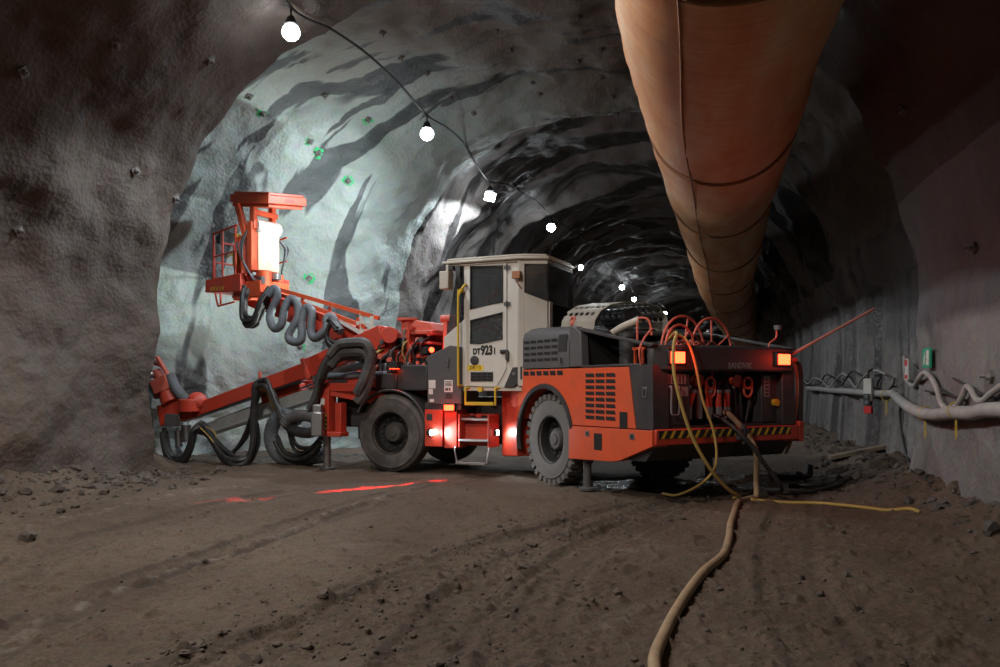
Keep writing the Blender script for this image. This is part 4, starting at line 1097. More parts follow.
light('unseen_step_light', 'SPOT', fw(-1.985, .98, .73), 14, COOL, rw(1.05, 1.26, .60), .03, 150, .8)
light('wheel_lamp_spill', 'POINT', fw(-.97, 1.30, .72), 1.5, COOL, size=.04)
# fender and boxes over the front wheel
for sg in (1, -1):
    b = F_()
    A_ = [(.77 * math.cos(a), .68 + .77 * math.sin(a)) for a in np.linspace(math.radians(28), math.radians(178), 22)]
    B2 = [(.73 * math.cos(a), .68 + .73 * math.sin(a)) for a in np.linspace(math.radians(178), math.radians(28), 22)]
    b.prism(A_ + B2, sg * .78, sg * 1.17); fd = b.build('front_fender', M['dark'], rig)
    b = F_(); b.tube([(.755 * math.cos(a), sg * 1.175, .68 + .755 * math.sin(a)) for a in np.linspace(math.radians(28), math.radians(178), 30)], .014, 6, smooth=False); b.build('fender_lip', M['steel'], fd)
b = F_(); b.bb(-.72, -.12, .5, 1.12, 1.42, 1.86); b.bb(-.1, .35, .5, 1.1, 1.45, 1.72); b.build('hydraulic_tank', M['dark'], rig, bev=.02)
# red boom console
b = F_()
b.bb(-.70, .55, -.55, .55, 1.3, 1.75); b.prism([(-.62, 1.7), (-.62, 2.42), (-.52, 2.55), (-.12, 2.55), (-.02, 2.2), (.2, 1.7)], .28, .36); b.prism([(-.62, 1.7), (-.62, 2.42), (-.52, 2.5), (-.12, 2.5), (-.02, 2.2), (.2, 1.7)], -.4, -.32)
b.bb(-.2, -.26, .3, .95, 1.8, 2.5); b.bb(-.2, .5, .82, .9, 1.86, 2.1); b.bb(-.55, -.25, .32, .9, 1.98, 2.04); b.bb(-.68, -.25, .3, .9, 2.22, 2.27)
b.bb(-.05, .5, .35, .8, 1.78, 2.2)
b.build('boom_console', M['red'], rig, bev=.012)
b = F_(); b.prism([(-.72, 2.46), (-.60, 2.60), (-.30, 2.66), (-.18, 2.56), (-.18, 2.46)], -.2, .8); b.bb(-.70, -.2, .1, .9, 2.40, 2.47); b.build('console_top_plate', M['redbright'], rig, bev=.015)
b = F_(); b.lathe([(0, 0), (.16, 0), (.16, .04), (.11, .05), (.11, .38), (.19, .40), (.19, .44), (0, .44)], (.02, .55, 2.28), (0, 0, 1), 20); b.build('slew_post', M['redbright'], rig)
b = F_(); b.bb(.12, .5, .4, .75, 2.0, 2.3); b.cyl((.26, .86, 2.25), (.26, .3, 2.25), .13, n=20); b.cyl((.5, .85, 2.1), (.5, .2, 2.1), .10, n=16); b.prism([(.1, 1.9), (.6, 1.95), (.5, 2.3), (.2, 2.42), (.1, 2.3)], .8, .85); b.build('boom_slew_joint', M['red'], rig)
for p in ((-.42, .82, 2.3), (-.55, .82, 2.12), (-.36, .7, 2.05), (.3, .92, 2.02), (.1, .92, 1.95), (.42, .78, 2.32)):
    b = F_(); b.cyl(p, (p[0], p[1] + .12, p[2]), .05, n=12); b.build('pin', M['redbright'], rig)
b = F_(); b.bb(-.88, -.96, .78, .86, 1.95, 2.62); b.bb(-1.06, -1.12, .78, .86, 2.1, 2.62); b.bb(-1.18, -1.32, .7, .82, 2.1, 2.34); b.bb(-.9, -1.1, .8, .84, 2.2, 2.26); b.build('lamp_bracket', M['redbright'], rig, bev=.008)
b = F_(); b.cyl((-.84, .82, 2.66), (-1.18, .82, 2.66), .065, n=16).cyl((-.99, .82, 2.58), (-.99, .82, 2.66), .02, n=8); b.build('bracket_cylinder', M['redbright'], rig)
b = F_(); b.tube([(-1.17, .82, 2.66), (-1.26, .82, 2.62), (-1.28, .82, 2.45), (-1.2, .82, 2.38)], .014, 6); b.build('bracket_cable', M['greylet'], rig)
b = F_(); b.ball((-.98, .84, 2.08), .07, 8); b.cyl((-1.0, .84, 2.05), (-1.0, .84, 2.2), .05, n=10); b.build('fitting', M['teal'], rig)
b = F_(); b.cyl((-.66, .95, 2.12), (-.72, .98, 2.12), .06, n=14); b.bb(-.5, -.66, .9, .98, 2.06, 2.18); rlp = b.build('boom_lamp', M['black'], rig)
b = F_(); b.ball((-.73, .985, 2.12), .045, 8); tag(b.build('lens', M['lamp_red'], rlp), 'lit red lens')
light('boom_lamp_glow', 'POINT', fw(-.85, 1.08, 2.12), 4, (1, .04, .02), size=.04)
for k in range(12):
    b = F_(); a0 = (-.6 + .11 * k, .86 + .04 * math.sin(k), 1.9 + .06 * math.cos(k * 1.9)); a1 = (-.5 + .1 * k, .98, 1.78 + .05 * math.sin(k * 2.3)); a2 = (-.45 + .1 * k, .9, 1.62)
    b.tube([a0, a1, a2], .022, 7); b.build('hydraulic_hose', M['hose'] if k % 3 else M['redbright'], rig)
b = F_(); b.bb(-.24, -.58, .36, .80, 2.05, 2.2); b.bb(-.22, .1, .5, .82, 2.15, 2.35); b.bb(-.5, -.3, .84, .9, 1.8, 1.97); b.bb(.2, .48, .88, .905, 1.9, 2.04); b.build('console_gap_shade', M['slot'], rig)  # black boxes standing in for the shade in the console gaps
for k, (s0, z0, ln) in enumerate(((-.15, 2.46, .30), (-.28, 2.2, .4), (-.6, 1.98, .25), (.12, 2.12, .3), (-.42, 1.9, .3), (.36, 2.2, .28))):
    b = F_(); b.cyl((s0, .93, z0), (s0 + .02, .95, z0 - ln), .022, n=10); b.cyl((s0, .93, z0 + .03), (s0, .93, z0 - .04), .035, n=8); b.build('console_pipe', [M['steel'], M['redbright'], M['hose']][k % 3], rig)
for k in range(10):
    b = F_(); x0 = -.60 + .115 * k; zz = 2.35 - .03 * k + .08 * math.sin(k * 2.6)
    b.tube([(x0, .80, zz), (x0 + .06, 1.0, zz - .10), (x0 + .10 + .04 * math.sin(k), .98, zz - .28), (x0 + .02, .9, 1.84)], .017 + .004 * (k % 3), 7); b.build('hydraulic_hose', [M['hose'], M['hose'], M['greysleeve'], M['yellowhose'], M['hose']][k % 5], rig)
for k, (s0, z0) in enumerate(((-.66, 2.40), (-.66, 1.95), (-.30, 2.52), (.14, 2.02), (.44, 1.98), (.30, 2.28), (-.1, 2.06), (-.5, 2.3))):
    b = F_(); b.cyl((s0, .84, z0), (s0, .95, z0), .03, n=6).cyl((s0, .95, z0), (s0, .97, z0), .045, n=12); b.build('pin', M['steel'] if k % 2 else M['red'], rig)
b = F_(); b.prism([(.62, 1.72), (.66, 2.3), (.50, 2.44), (.40, 2.3), (.36, 1.75)], .62, .67); b.prism([(.62, 1.72), (.66, 2.3), (.50, 2.44), (.40, 2.3), (.36, 1.75)], .15, .2); b.build('boom_lug', M['red'], rig, bev=.008)
b = F_()
for k in range(7): b.bb(.32 - .09 * k, .26 - .09 * k, .92, 1.02, 1.74, 1.90)
b.build('valve_bank', M['steel'], rig, bev=.006)
# front jack
b = F_(); b.bb(1.16, 1.42, 1.12, 1.36, .62, 1.45); b.bb(.6, 1.42, .9, 1.3, 1.40, 1.55); b.bb(.95, 1.08, 1.1, 1.28, .62, 1.2); b.bb(.9, 1.45, 1.1, 1.38, .60, .68); fj = b.build('front_jack', M['red'], rig, bev=.012)
b = F_(); b.bb(1.19, 1.39, 1.36, 1.366, .72, 1.0).mat(1)
for k in range(4):
    z = .72 + k * .075; b.add([(1.19, 1.369, z), (1.39, 1.369, z + .06), (1.39, 1.369, z + .098), (1.19, 1.369, z + .036)], [(0, 1, 2, 3)])
b.mat(2).bb(1.24, 1.33, 1.36, 1.367, 1.16, 1.28); b.build('jack_stripes', [M['ink'], M['yellow'], M['sticker']], fj)
b = F_(); b.cyl((1.28, 1.24, .03), (1.28, 1.24, .64), .07, n=18).lathe([(0, 0), (.13, 0), (.13, .03), (0, .05)], (1.28, 1.24, .01), (0, 0, 1), 20); b.build('jack_leg', M['steel'], fj)
b = F_(); b.beam((.2, .95, 1.25), (1.3, 1.2, 1.45), .25, .22); b.beam((.1, .9, 1.5), (.95, 1.0, 1.62), .2, .16); b.build('jack_arm', M['red'], rig, bev=.012)
b = F_(); b.cyl((.15, 1.0, 1.72), (1.25, 1.15, 1.66), .05, n=12).cyl((.6, 1.05, 1.7), (1.3, 1.17, 1.66), .065, n=12); b.build('jack_cylinder', M['sleeve'], rig)

# ---- left boom (points in metres)
def wp(px, py, d): return px_pt(px, py, d)
bA, bM, bT = wp(386, 336, 14.35), wp(308, 370, 15.0), wp(196, 411, 16.0)
b = W_(); b.beam(bA, bM, .30, .40, .28, .36); b.beam(bM.lerp(bA, .05), bM.lerp(bA, .0), .33, .42); b.cyl(bA + V((.1, -.3, 0)), bA + V((.1, .3, 0)), .15, n=20)
lb = b.build('drill_boom', M['red'], rig, bev=.015)
b = W_(); b.beam(bM, bT, .22, .28, .21, .25); b.build('boom_extension', M['red'], lb, bev=.012)
b = W_(); b.beam(bM.lerp(bT, .08) - V((0, -.02, .10)), bT - V((0, -.02, .06)), .225, .16, .215, .14); b.build('extension_slide_plate', M['dark'], lb)
dirB = (bT - bM).normalized()
b = W_(); b.cyl(bM.lerp(bT, .40) + V((0, -.1, .14)), bM.lerp(bT, .40) + V((0, -.1, .3)), .03, n=8); b.ring(bM.lerp(bT, .42) + V((0, -.14, -.05)), dirB, .12, .025, 20); b.build('hose_hook', M['redbright'], lb)
b = W_(); b.beam(bA.lerp(bM, .25) - V((0, .1, .35)), bA.lerp(bM, .9) - V((0, .1, .25)), .14, .14); b.build('lift_cylinder', M['steel'], lb, bev=.02)
# head of the boom: rotation unit
hd0, hd1 = wp(196, 408, 16.0), wp(163, 416, 16.2)
b = W_(); b.beam(hd0, hd1, .34, .40, .30, .42); b.cyl(wp(190, 399, 15.85), wp(190, 412, 15.85), .22, n=20); b.ball(wp(197, 402, 15.9), (.2, .2, .2), 10); bh = b.build('boom_head', M['red'], rig, bev=.02)
u0, u1, u2 = wp(172, 403, 16.05), wp(167, 391, 16.1), wp(158, 370, 16.15)
b = W_(); b.cyl(u0, u1, .20, .19, n=24).mat(1).beam(u1, wp(161, 378, 16.1), .42, .36, .40, .34); b.cyl(wp(161, 380, 16.1), wp(156, 371, 16.15), .1, n=14)
b.build('rotation_unit', [M['red'], M['redbright']], bh, bev=.015)
b = W_()
for k in range(4): b.beam(wp(146 + 3 * k, 362 + .8 * k, 16.1 + .05 * k), wp(160 + 2 * k, 360.5 + 2.6 * k, 16.1), .03, .03)
b.beam(wp(157, 357, 16.1), wp(169, 377, 16.05), .10, .05); b.build('head_bracket', M['redbright'], bh)
b = W_(); b.ball(wp(151, 375, 16.1), .10, 8); b.cyl(wp(147, 378, 16.1), wp(156, 384, 16.1), .09, n=12); b.cyl(wp(152, 385, 16.1), wp(158, 396, 16.0), .10, n=12); b.build('rotation_motor', M['steel'], bh)
b = W_(); b.tube([wp(170, 375, 16.0), wp(175, 387, 15.95), wp(182, 396, 15.9), wp(188, 401, 15.85)], .10, 12, corr=(.05, .06)); b.build('sleeved_hose', M['sleeve'], bh)
b = W_(); b.cyl(wp(186, 425, 16.0), wp(187, 442, 16.0), .10, n=14); b.cyl(wp(178, 430, 16.0), wp(179, 447, 16.0), .07, n=12); b.box(wp(174, 420, 15.95), (.3, .2, .25)); b.build('head_manifold', M['steel'], bh, bev=.01)
# feed beam lying behind the boom
f0, f1 = wp(208, 431, 16.2), wp(352, 383, 14.95)
b = W_(); b.beam(f0, f1, .28, .20); b.beam(f0 + V((0, -.12, .13)), f1 + V((0, -.12, .13)), .06, .06); b.beam(f0 + V((0, .1, .13)), f1 + V((0, .1, .13)), .06, .06)
b.beam(f0 + V((0, -.15, -.06)), f1 + V((0, -.15, -.06)), .03, .03)
fb = b.build('feed_beam', M['feed'], rig, bev=.008)
b = W_(); b.cyl(f0 + V((.2, -.16, .22)), f1 + V((0, -.16, .24)), .022, n=8); b.build('drill_rod', M['steel'], fb)
b = W_(); b.beam(f0.lerp(f1, .42) + V((0, -.05, .22)), f0.lerp(f1, .68) + V((0, -.05, .24)), .22, .16); b.build('rock_drill', M['red'], fb, bev=.02)
# second drill boom, mostly behind
g0, g1, g2 = wp(392, 358, 15.0), wp(330, 385, 16.2), wp(262, 388, 17.0)
b = W_(); b.beam(g0, g1, .28, .32); b.beam(g1, g2, .2, .22); b.build('drill_boom', M['red'], rig, bev=.015)
# hose loops under the left boom
def bundle(name, pts, r, k, mat, jit, dist=.05, **kw):
    for i in range(k):
        a = 2 * PI * i / k + .4
        off = V((0, math.cos(a), math.sin(a))) * dist
        o = [V(p) + off + V((random.uniform(-jit, jit), random.uniform(-jit, jit), random.uniform(-jit, jit))) for p in pts]
        b = W_(); b.tube(o, r, 8, 8, **kw); b.build(name, mat if not isinstance(mat, list) else mat[i % len(mat)], rig)
HOSE = [M['hose'], M['hose'], M['hose'], M['yellowhose']]
bundle('hydraulic_hose', [wp(261, 384, 15.1), wp(256, 390, 15.05), wp(254, 410, 15.05), wp(255, 440, 15.05), wp(249, 459, 15.0), wp(238, 463, 15.0), wp(226, 457, 15.2), wp(216, 444, 15.5), wp(208, 430, 15.7), wp(200, 427, 15.8)], .05, 6, [M['hose']], .03, .08)
bundle('hydraulic_hose', [wp(202, 426, 15.75), wp(194, 431, 15.7), wp(190, 446, 15.7), wp(182, 460, 15.8), wp(172, 460, 15.9), wp(166, 448, 15.95), wp(164, 432, 16.0)], .045, 5, [M['hose']], .025, .07)
bundle('hydraulic_hose', [wp(204, 425, 15.7), wp(213, 438, 15.6), wp(222, 452, 15.5), wp(228, 456, 15.5), wp(238, 448, 15.5), wp(248, 430, 15.4), wp(254, 405, 15.2)], .03, 3, HOSE, .03, .05)
bundle('thin_hose', [wp(203, 427, 15.6), wp(212, 434, 15.45), wp(219, 443, 15.4), wp(225, 452, 15.4)], .012, 2, [M['yellowhose']], .05, .04)
bundle('hydraulic_hose', [wp(258, 385, 15.0), wp(266, 384, 14.95), wp(273, 396, 14.8), wp(279, 410, 14.7), wp(286, 422, 14.6), wp(294, 426, 14.5)], .045, 4, [M['hose'], M['hose'], M['hose'], M['yellowhose']], .02, .07)
b = W_(); b.tube([wp(284, 425, 14.5), wp(291, 418, 14.45), wp(302, 415.5, 14.3), wp(312, 417, 14.2), wp(318, 421, 14.15)], .10, 14, corr=(.06, .10)); b.build('corrugated_hose', M['greysleeve'], rig)
b = W_(); b.tube([wp(286, 424, 14.6), wp(296, 431, 14.4), wp(308, 433, 14.2), wp(317, 430, 14.1)], .09, 12, corr=(.06, .08)); b.build('corrugated_hose', M['hose'], rig)
b = W_(); b.box(wp(318, 424, 14.0), (.2, .25, .42)).box(wp(318, 410, 14.05), (.16, .2, .2)); b.build('hose_manifold', M['steel'], rig, bev=.02)
b = W_(); b.tube([wp(300, 419, 15.2), wp(282, 415, 15.3), wp(272, 428, 15.4), wp(272, 445, 15.4), wp(280, 456, 15.3), wp(295, 459, 15.1), wp(315, 457, 14.9), wp(326, 455, 14.8)], .13, 14, corr=(.07, .07)); b.build('corrugated_hose', M['sleeve'], rig)
bundle('hydraulic_hose', [wp(276, 440, 15.1), wp(284, 454, 15.0), wp(298, 458, 14.9), wp(312, 452, 14.6), wp(322, 440, 14.5)], .04, 4, [M['hose']], .03, .07)
bundle('hydraulic_hose', [wp(290, 430, 14.8), wp(296, 447, 14.8), wp(308, 449, 14.7), wp(318, 446, 14.6)], .035, 3, [M['hose']], .03, .06)
bundle('hydraulic_hose', [wp(309, 411, 14.25), wp(316, 396, 14.2), wp(322, 374, 14.1), wp(330, 358, 14.0), wp(342, 350, 13.95), wp(352, 349, 13.9)], .05, 5, [M['hose'], M['hose'], M['greysleeve']], .02, .09)
bundle('corrugated_hose', [wp(331, 360, 13.95), wp(340, 349, 13.9), wp(354, 345.5, 13.8), wp(366, 348, 13.75), wp(371, 358, 13.75), wp(369, 372, 13.75), wp(364, 386, 13.75), wp(358, 396, 13.8)], .085, 3, [M['greysleeve']], .015, .10, corr=(.05, .07))
bundle('corrugated_hose', [wp(330, 368, 14.1), wp(340, 358, 14.05), wp(355, 355, 14.0), wp(365, 360, 13.95)], .06, 2, [M['greysleeve']], .015, .07, corr=(.05, .07))

# ---- basket boom
k0, k1 = wp(374, 345, 14.7), wp(262, 300, 15.5)
b = W_(); b.beam(k0, k1, .36, .42, .30, .34); b.cyl(k0 + V((-.1, -.3, -.02)), k0 + V((0, .3, -.02)), .15, n=20); kb = b.build('basket_boom', M['red'], rig, bev=.015)
dK = (k1 - k0).normalized()
b = W_()
r0a, r1a = wp(372, 316, 14.35), wp(271, 287, 15.2); r0b, r1b = wp(366, 327, 14.4), wp(268, 290, 15.3)
for p, q in ((r0a, r1a), (r0a + V((.05, .5, 0)), r1a + V((.05, .5, 0))), (r0b, r1b)): b.beam(p, q, .07, .07)
b.build('boom_guide_rail', M['orange'], kb)
b = W_()
for p, q in ((r0a, r0a - V((0, 0, .42))), (r0a.lerp(r1a, .1), r0a.lerp(r1a, .1) - V((-.02, 0, .42))), (r0a - V((0, 0, .18)), r0a.lerp(r1a, .14) - V((0, 0, .2))), (r0a - V((0, 0, .42)), r0a.lerp(r1a, .3) - V((0, 0, .26)))): b.beam(p, q, .06, .06)
b.build('rail_end_frame', M['white'], kb)
b = W_()
for f in (.12, .36, .6, .85): b.beam(k0.lerp(k1, f) + V((0, -.2, .1)), k0.lerp(k1, f) + V((0, -.22, .38)), .06, .05)
b.build('rail_bracket', M['orange'], kb)
serp = [(268, 296), (275, 288), (277, 298), (270, 316), (274, 328), (281, 325), (285, 308), (290, 299), (297, 303), (298, 318), (289, 334), (291, 341), (301, 340), (302, 322), (306, 308), (312, 312), (311, 332), (316, 338), (326, 329), (327, 318), (332, 317), (336, 324), (341, 332)]
b = W_(); b.tube([wp(x, y, 14.95 - (x - 268) * .0085 + .08 * math.sin(i)) for i, (x, y) in enumerate(serp)], .075, 12, corr=(.05, .05)); b.build('serpentine_hose', M['sleeve'], kb)
bundle('hydraulic_hose', [wp(338, 330, 14.3), wp(330, 322, 14.4), wp(326, 335, 14.4), wp(332, 344, 14.3), wp(345, 345, 14.2)], .035, 4, [M['hose']], .02, .05)
bundle('hydraulic_hose', [wp(270, 292, 15.2), wp(262, 306, 15.1), wp(255, 320, 15.1), wp(245, 320, 15.2), wp(243, 303, 15.3), wp(246, 290, 15.4)], .045, 5, [M['hose']], .03, .08)
# basket
FB = frame((-4.42, 15.4), math.radians(60))     # corner nearest the camera: x to the bay wall, y towards the left side
def B0(): return MB(FB)
def bz(py, d=15.4): return CAM_H + (HY - py) / F_PX * d
def tilt(b):        # the canopy is tipped up at its far end
    c0 = FB @ V((0, 0, 0))
    for v in b.v: v.z += .19 * ((FB @ v) - c0).dot(V((-.27, .96, 0)))
    return b
b = B0()
b.bb(.05, 1.05, -.93, .0, bz(207.5), bz(203.5)); b.bb(0, 1.05, -.98, .05, bz(203.5), bz(195)); b.bb(.04, 1.0, -.94, .01, bz(195), bz(192))
tilt(b); cn = b.build('basket_canopy', M['orange'], rig, bev=.01)
b = B0(); b.bb(-.004, .004, -.40, -.62, bz(201), bz(197.5)); tilt(b).build('canopy_slot', M['red'], cn)
FB = FB @ Matrix.Translation((.27, .0, 0))
b = B0()
for y in (-.06, -.55): b.beam((.25, y, bz(200)), (.25, y, bz(226)), .10, .12)
b.bb(.18, .32, -.65, -.02, bz(211), bz(206)); b.beam((.62, .0, bz(199)), (.40, -.02, bz(235)), .11, .11); b.build('canopy_post', M['orange'], rig, bev=.01)
b = B0(); b.bb(.22, .36, -.72, .02, bz(268.5), bz(218)); tw = b.build('basket_back_plate', M['orange'], rig, bev=.02)
M['cream'] = paint('cream_panel', (.66, .56, .40), .5, 0, .12, (.4, .3, .2))
b = B0(); b.bb(.20, .222, -.69, -.14, bz(267), bz(219)); b.build('pale_panel', M['cream'], tw, bev=.006)
b = B0(); b.cyl((.28, -.10, bz(222)), (.28, -.71, bz(222)), .15, n=20); b.build('curved_cover', M['white'], tw)
b = B0()
b.prism([(.42, bz(271)), (1.42, bz(275)), (1.44, bz(288)), (.42, bz(290))], -1.2, .12); bf = b.build('basket_floor', M['red'], rig, bev=.015)
b = B0()
for k in range(5):
    s_ = 1.28 - k * .085; b.add([(s_, .124, bz(287)), (s_ - .04, .124, bz(287)), (s_ - .075, .124, bz(283)), (s_ - .035, .124, bz(283))], [(0, 1, 2, 3)])
b.build('floor_stripes', M['yellow'], bf)
b = B0()
T0, T1 = (.5, .12, bz(222)), (1.18, .12, bz(228)); C_ = (1.42, -.1, bz(233))
b.tube([T0, T1, C_], .022, 8, smooth=False); b.tube([(.5, .12, bz(248)), (1.18, .12, bz(252)), (1.42, -.1, bz(255))], .018, 8, smooth=False)
for p, q in ((T1, (1.18, .12, bz(274))), ((.92, .12, bz(225)), (.92, .12, bz(273))), ((.55, .12, bz(222)), (.55, .12, bz(272))), (C_, (1.36, -.08, bz(290))), ((1.36, -.08, bz(290)), (1.12, .06, bz(303))), ((1.12, .06, bz(303)), (.6, .1, bz(300))), ((1.0, .1, bz(290)), (1.0, .1, bz(302)))): b.tube([p, q], .02, 8, smooth=False)
b.tube([C_, (1.42, -1.2, bz(233)), (.5, -1.2, bz(224))], .02, 8, smooth=False); b.tube([(1.42, -.1, bz(255)), (1.42, -1.2, bz(255)), (.5, -1.2, bz(250))], .018, 8, smooth=False)
for y in (-.6, -1.2): b.tube([(1.42, y, bz(233)), (1.36, y, bz(276))], .018, 8, smooth=False)
b.build('basket_railing', M['red'], rig)
b = B0(); b.bb(1.02, 1.13, .02, .10, bz(238), bz(230)); b.bb(1.05, 1.09, .04, .08, bz(230), bz(226)); b.build('basket_lamp', M['black'], rig, bev=.006)
b = B0(); b.bb(.62, .72, -.2, .05, bz(262), bz(248)); b.tube([(.9, 0, bz(252)), (.78, 0, bz(250)), (.68, 0, bz(256)), (.62, 0, bz(258))], .02, 7); b.bb(.64, .7, -.1, .06, bz(233), bz(229)); b.build('basket_controls', M['yellow'], rig, bev=.006)
b = B0(); b.bb(.52, .62, -.3, .0, bz(270), bz(232)); b.bb(.66, .7, -.05, .02, bz(270), bz(230)); b.build('control_post', M['orange'], rig, bev=.01)
for k in range(6):
    b = B0(); x0 = .30 + .03 * k
    b.tube([(x0, .06, bz(228 + 2 * k)), (x0 + .06, .12, bz(243)), (x0 + .02 - .03 * k, .14, bz(260)), (.26 - .02 * k, .02, bz(272 + 1.2 * k)), (.15, -.15, bz(281))], .02, 7); b.build('basket_hose', [M['hose'], M['sleeve'], M['hose'], M['redbright'], M['hose'], M['sleeve']][k], rig)
for k in range(3):
    b = B0(); b.tube([(.25, -.72, bz(232)), (.2, -.84 - .05 * k, bz(240)), (.2, -.82, bz(255)), (.2, -.76, bz(268)), (.15, -.80, bz(284))], .018, 7); b.build('basket_hose', [M['hose'], M['sleeve'], M['hose']][k], rig)
b = B0(); b.bb(-.02, .4, -.75, .02, bz(296), bz(279)); b.cyl((.1, -.2, bz(268)), (.1, -.2, bz(286)), .14, n=16); b.cyl((.15, -.6, bz(270)), (.15, -.6, bz(284)), .12, n=16); b.bb(.3, .7, -.6, .06, bz(298), bz(289)); b.build('basket_slew_unit', M['orange'], rig, bev=.02)
b = B0(); b.beam((.9, -.2, bz(290)), (.2, -.3, bz(306)), .2, .16); b.build('basket_tilt_link', M['red'], rig, bev=.015)
b = B0(); b.cyl((.05, -.45, bz(270)), (.05, -.45, bz(276)), .11, n=14); b.box((.02, -.05, bz(279)), (.1, .1, .14)); b.build('slew_motor', M['steel'], rig)
# work lights of the machine, aimed at the bay and at the basket
light('cab_flood', 'SPOT', fw(-.85, .95, 3.46), 480, (.92, .97, .95), (-4.6, 15.6, 4.2), .05, 34, .6)
b = F_()
for y in (-.62, -.2, .28): b.bb(1.10, 1.20, y - .1, y + .1, 1.78, 1.92)
cl_ = b.build('front_work_lamp', M['dark'], rig, bev=.006)
b = F_()
for y in (-.62, -.2, .28): b.bb(1.195, 1.21, y - .08, y + .08, 1.795, 1.905)
tag(b.build('lens', M['lamp_small'], cl_), 'lit lens of the unseen lamp')
light('front_flood', 'SPOT', fw(1.3, -.62, 1.87), 150, (.84, .95, 1.0), (-2.6, 19.5, 7.5), .06, 110, .9)
light('front_flood', 'SPOT', fw(1.3, .28, 1.87), 640, (.88, 1.0, .94), (-6.4, 17.6, 6.6), .06, 105, .9)
# red guide beams that mark the exclusion line on the ground
b = F_(); b.bb(-.2, 0, 1.05, 1.26, 1.80, 1.92); bl_ = b.build('beam_lamp', M['black'], rig, bev=.005)
b = F_(); b.bb(-.17, -.03, 1.13, 1.23, 1.795, 1.802); tag(b.build('lens', M['lamp_red'], bl_), 'lit red lens')
lp_ = fw(-.1, 1.42, 1.74); la, lb2 = V((-3.25, 10.75, 0)), V((-.55, 13.0, 0)); mid = (la + lb2) / 2
zax = (lp_ - mid).normalized(); xax = (lb2 - la).normalized(); yax = zax.cross(xax).normalized(); xax = yax.cross(zax)
d_ = bpy.data.lights.new('red_line_light', 'SPOT'); d_.energy = 2600; d_.color = (1, .02, .02); d_.spot_size = math.radians(3.0); d_.spot_blend = .25; d_.shadow_soft_size = .01
o_ = bpy.data.objects.new('red_line_light', d_); COL.objects.link(o_)
o_.matrix_world = Matrix.Translation(lp_) @ Matrix((xax, yax, zax)).transposed().to_4x4() @ Matrix.Diagonal((27, 1, 1, 1))

# ------------------------------------------------------------------ hoses on the ground
def hose(name, pts, r, mat, label, cat='hose', group=None, step=14):
    b = MB(); b.tube(pts, r, 14, step); return tag(b.build(name, mat), label, cat, group)
gh = [gp(x, y, .028) for x, y in [(.70, 3.3), (.78, 3.9), (.85, 4.4), (1.0, 4.85), (1.16, 5.3), (1.36, 5.8), (1.62, 6.35), (1.95, 7.0), (2.2, 7.7), (2.45, 8.5), (2.72, 9.3), (2.95, 9.95), (3.12, 10.35), (3.3, 10.55)]]
up = [V((3.40, 10.62, .05)), V((3.42, 10.68, .25)), rw(-2.80, -.31, .62), rw(-2.72, -.24, .85), rw(-2.55, -.12, 1.1), rw(-2.42, -.08, 1.16)]
hose('water_hose', gh + up, .037, M['beigehose'], 'thick muddy beige hose snaking over the foreground mud up to the rear couplings')
top = rw(-2.62, .92, 2.08)
ya = [rw(-2.35, .80, 2.10), rw(-2.55, .86, 2.18), rw(-2.72, .96, 2.16), rw(-2.80, 1.08, 2.0), rw(-2.85, 1.10, 1.6), rw(-2.9, .92, .98), rw(-2.95, .68, .55), rw(-2.95, .38, .25), rw(-2.9, .10, .10)]
ya += [gp(x, y, .012) for x, y in [(3.1, 10.6), (3.3, 10.5), (3.7, 10.35), (4.1, 10.22), (4.4, 9.75), (4.55, 9.4), (4.65, 9.1), (4.7, 8.95)]]
hose('yellow_hose', ya, .022, M['yellowhose'], 'slim yellow hose looping from the reel down to the mud and right towards the wall')
yb = [rw(-2.35, .78, 2.10), rw(-2.5, .80, 2.17), rw(-2.70, .78, 2.08), rw(-2.76, .70, 1.8), rw(-2.76, .58, 1.35), rw(-2.8, .42, .9), rw(-2.8, .40, .5), rw(-2.6, .46, .25), rw(-2.2, .5, .06), rw(-1.9, .5, .04)]
hose('yellow_hose', yb, .017, M['yellowhose'], 'slim yellow hose hanging from the reel past the red tail light, ends under the machine')
bk = [rw(-2.42, .14, 1.14), rw(-2.62, .06, 1.05), rw(-2.85, -.10, .8), rw(-2.95, -.35, .45), rw(-2.95, -.62, .15)] + [gp(x, y, .03) for x, y in [(3.75, 11.15), (4.1, 11.1), (4.5, 11.35), (5.0, 11.7)]]
hose('black_hose', bk, .03, M['hose'], 'black hose drooping from the rear couplings onto the dark mud')
hose('black_hose', [gp(x, y, .04) for x, y in [(4.3, 11.9), (4.6, 11.75), (5.0, 11.85), (5.3, 12.1)]], .04, M['hose'], 'short black hose length lying on the mud right of the machine')
b = MB(); q = [gp(4.35, 12.9, .05), gp(4.75, 12.75, .06), gp(4.98, 12.9, .06)]
b.tube(q, .05, 10, 6); b.cyl(q[-1], q[-1] + V((.05, .08, .16)), .055, n=10); b.cyl(q[1], q[1] + V((0, -.05, .06)), .06, n=10)
tag(b.build('pipe_elbow', M['cable']), 'dark bent pipe piece lying on the mud behind the short hose', 'pipe')
tag(MB().beam((5.95, 14.45, gz(5.95, 14.45) + .10), (7.0, 14.3, gz(7.0, 14.3) + .14), .22, .07).build('timber_plank', M['timber'], bev=.006), 'weathered timber plank resting on rubble at the right wall', 'plank')

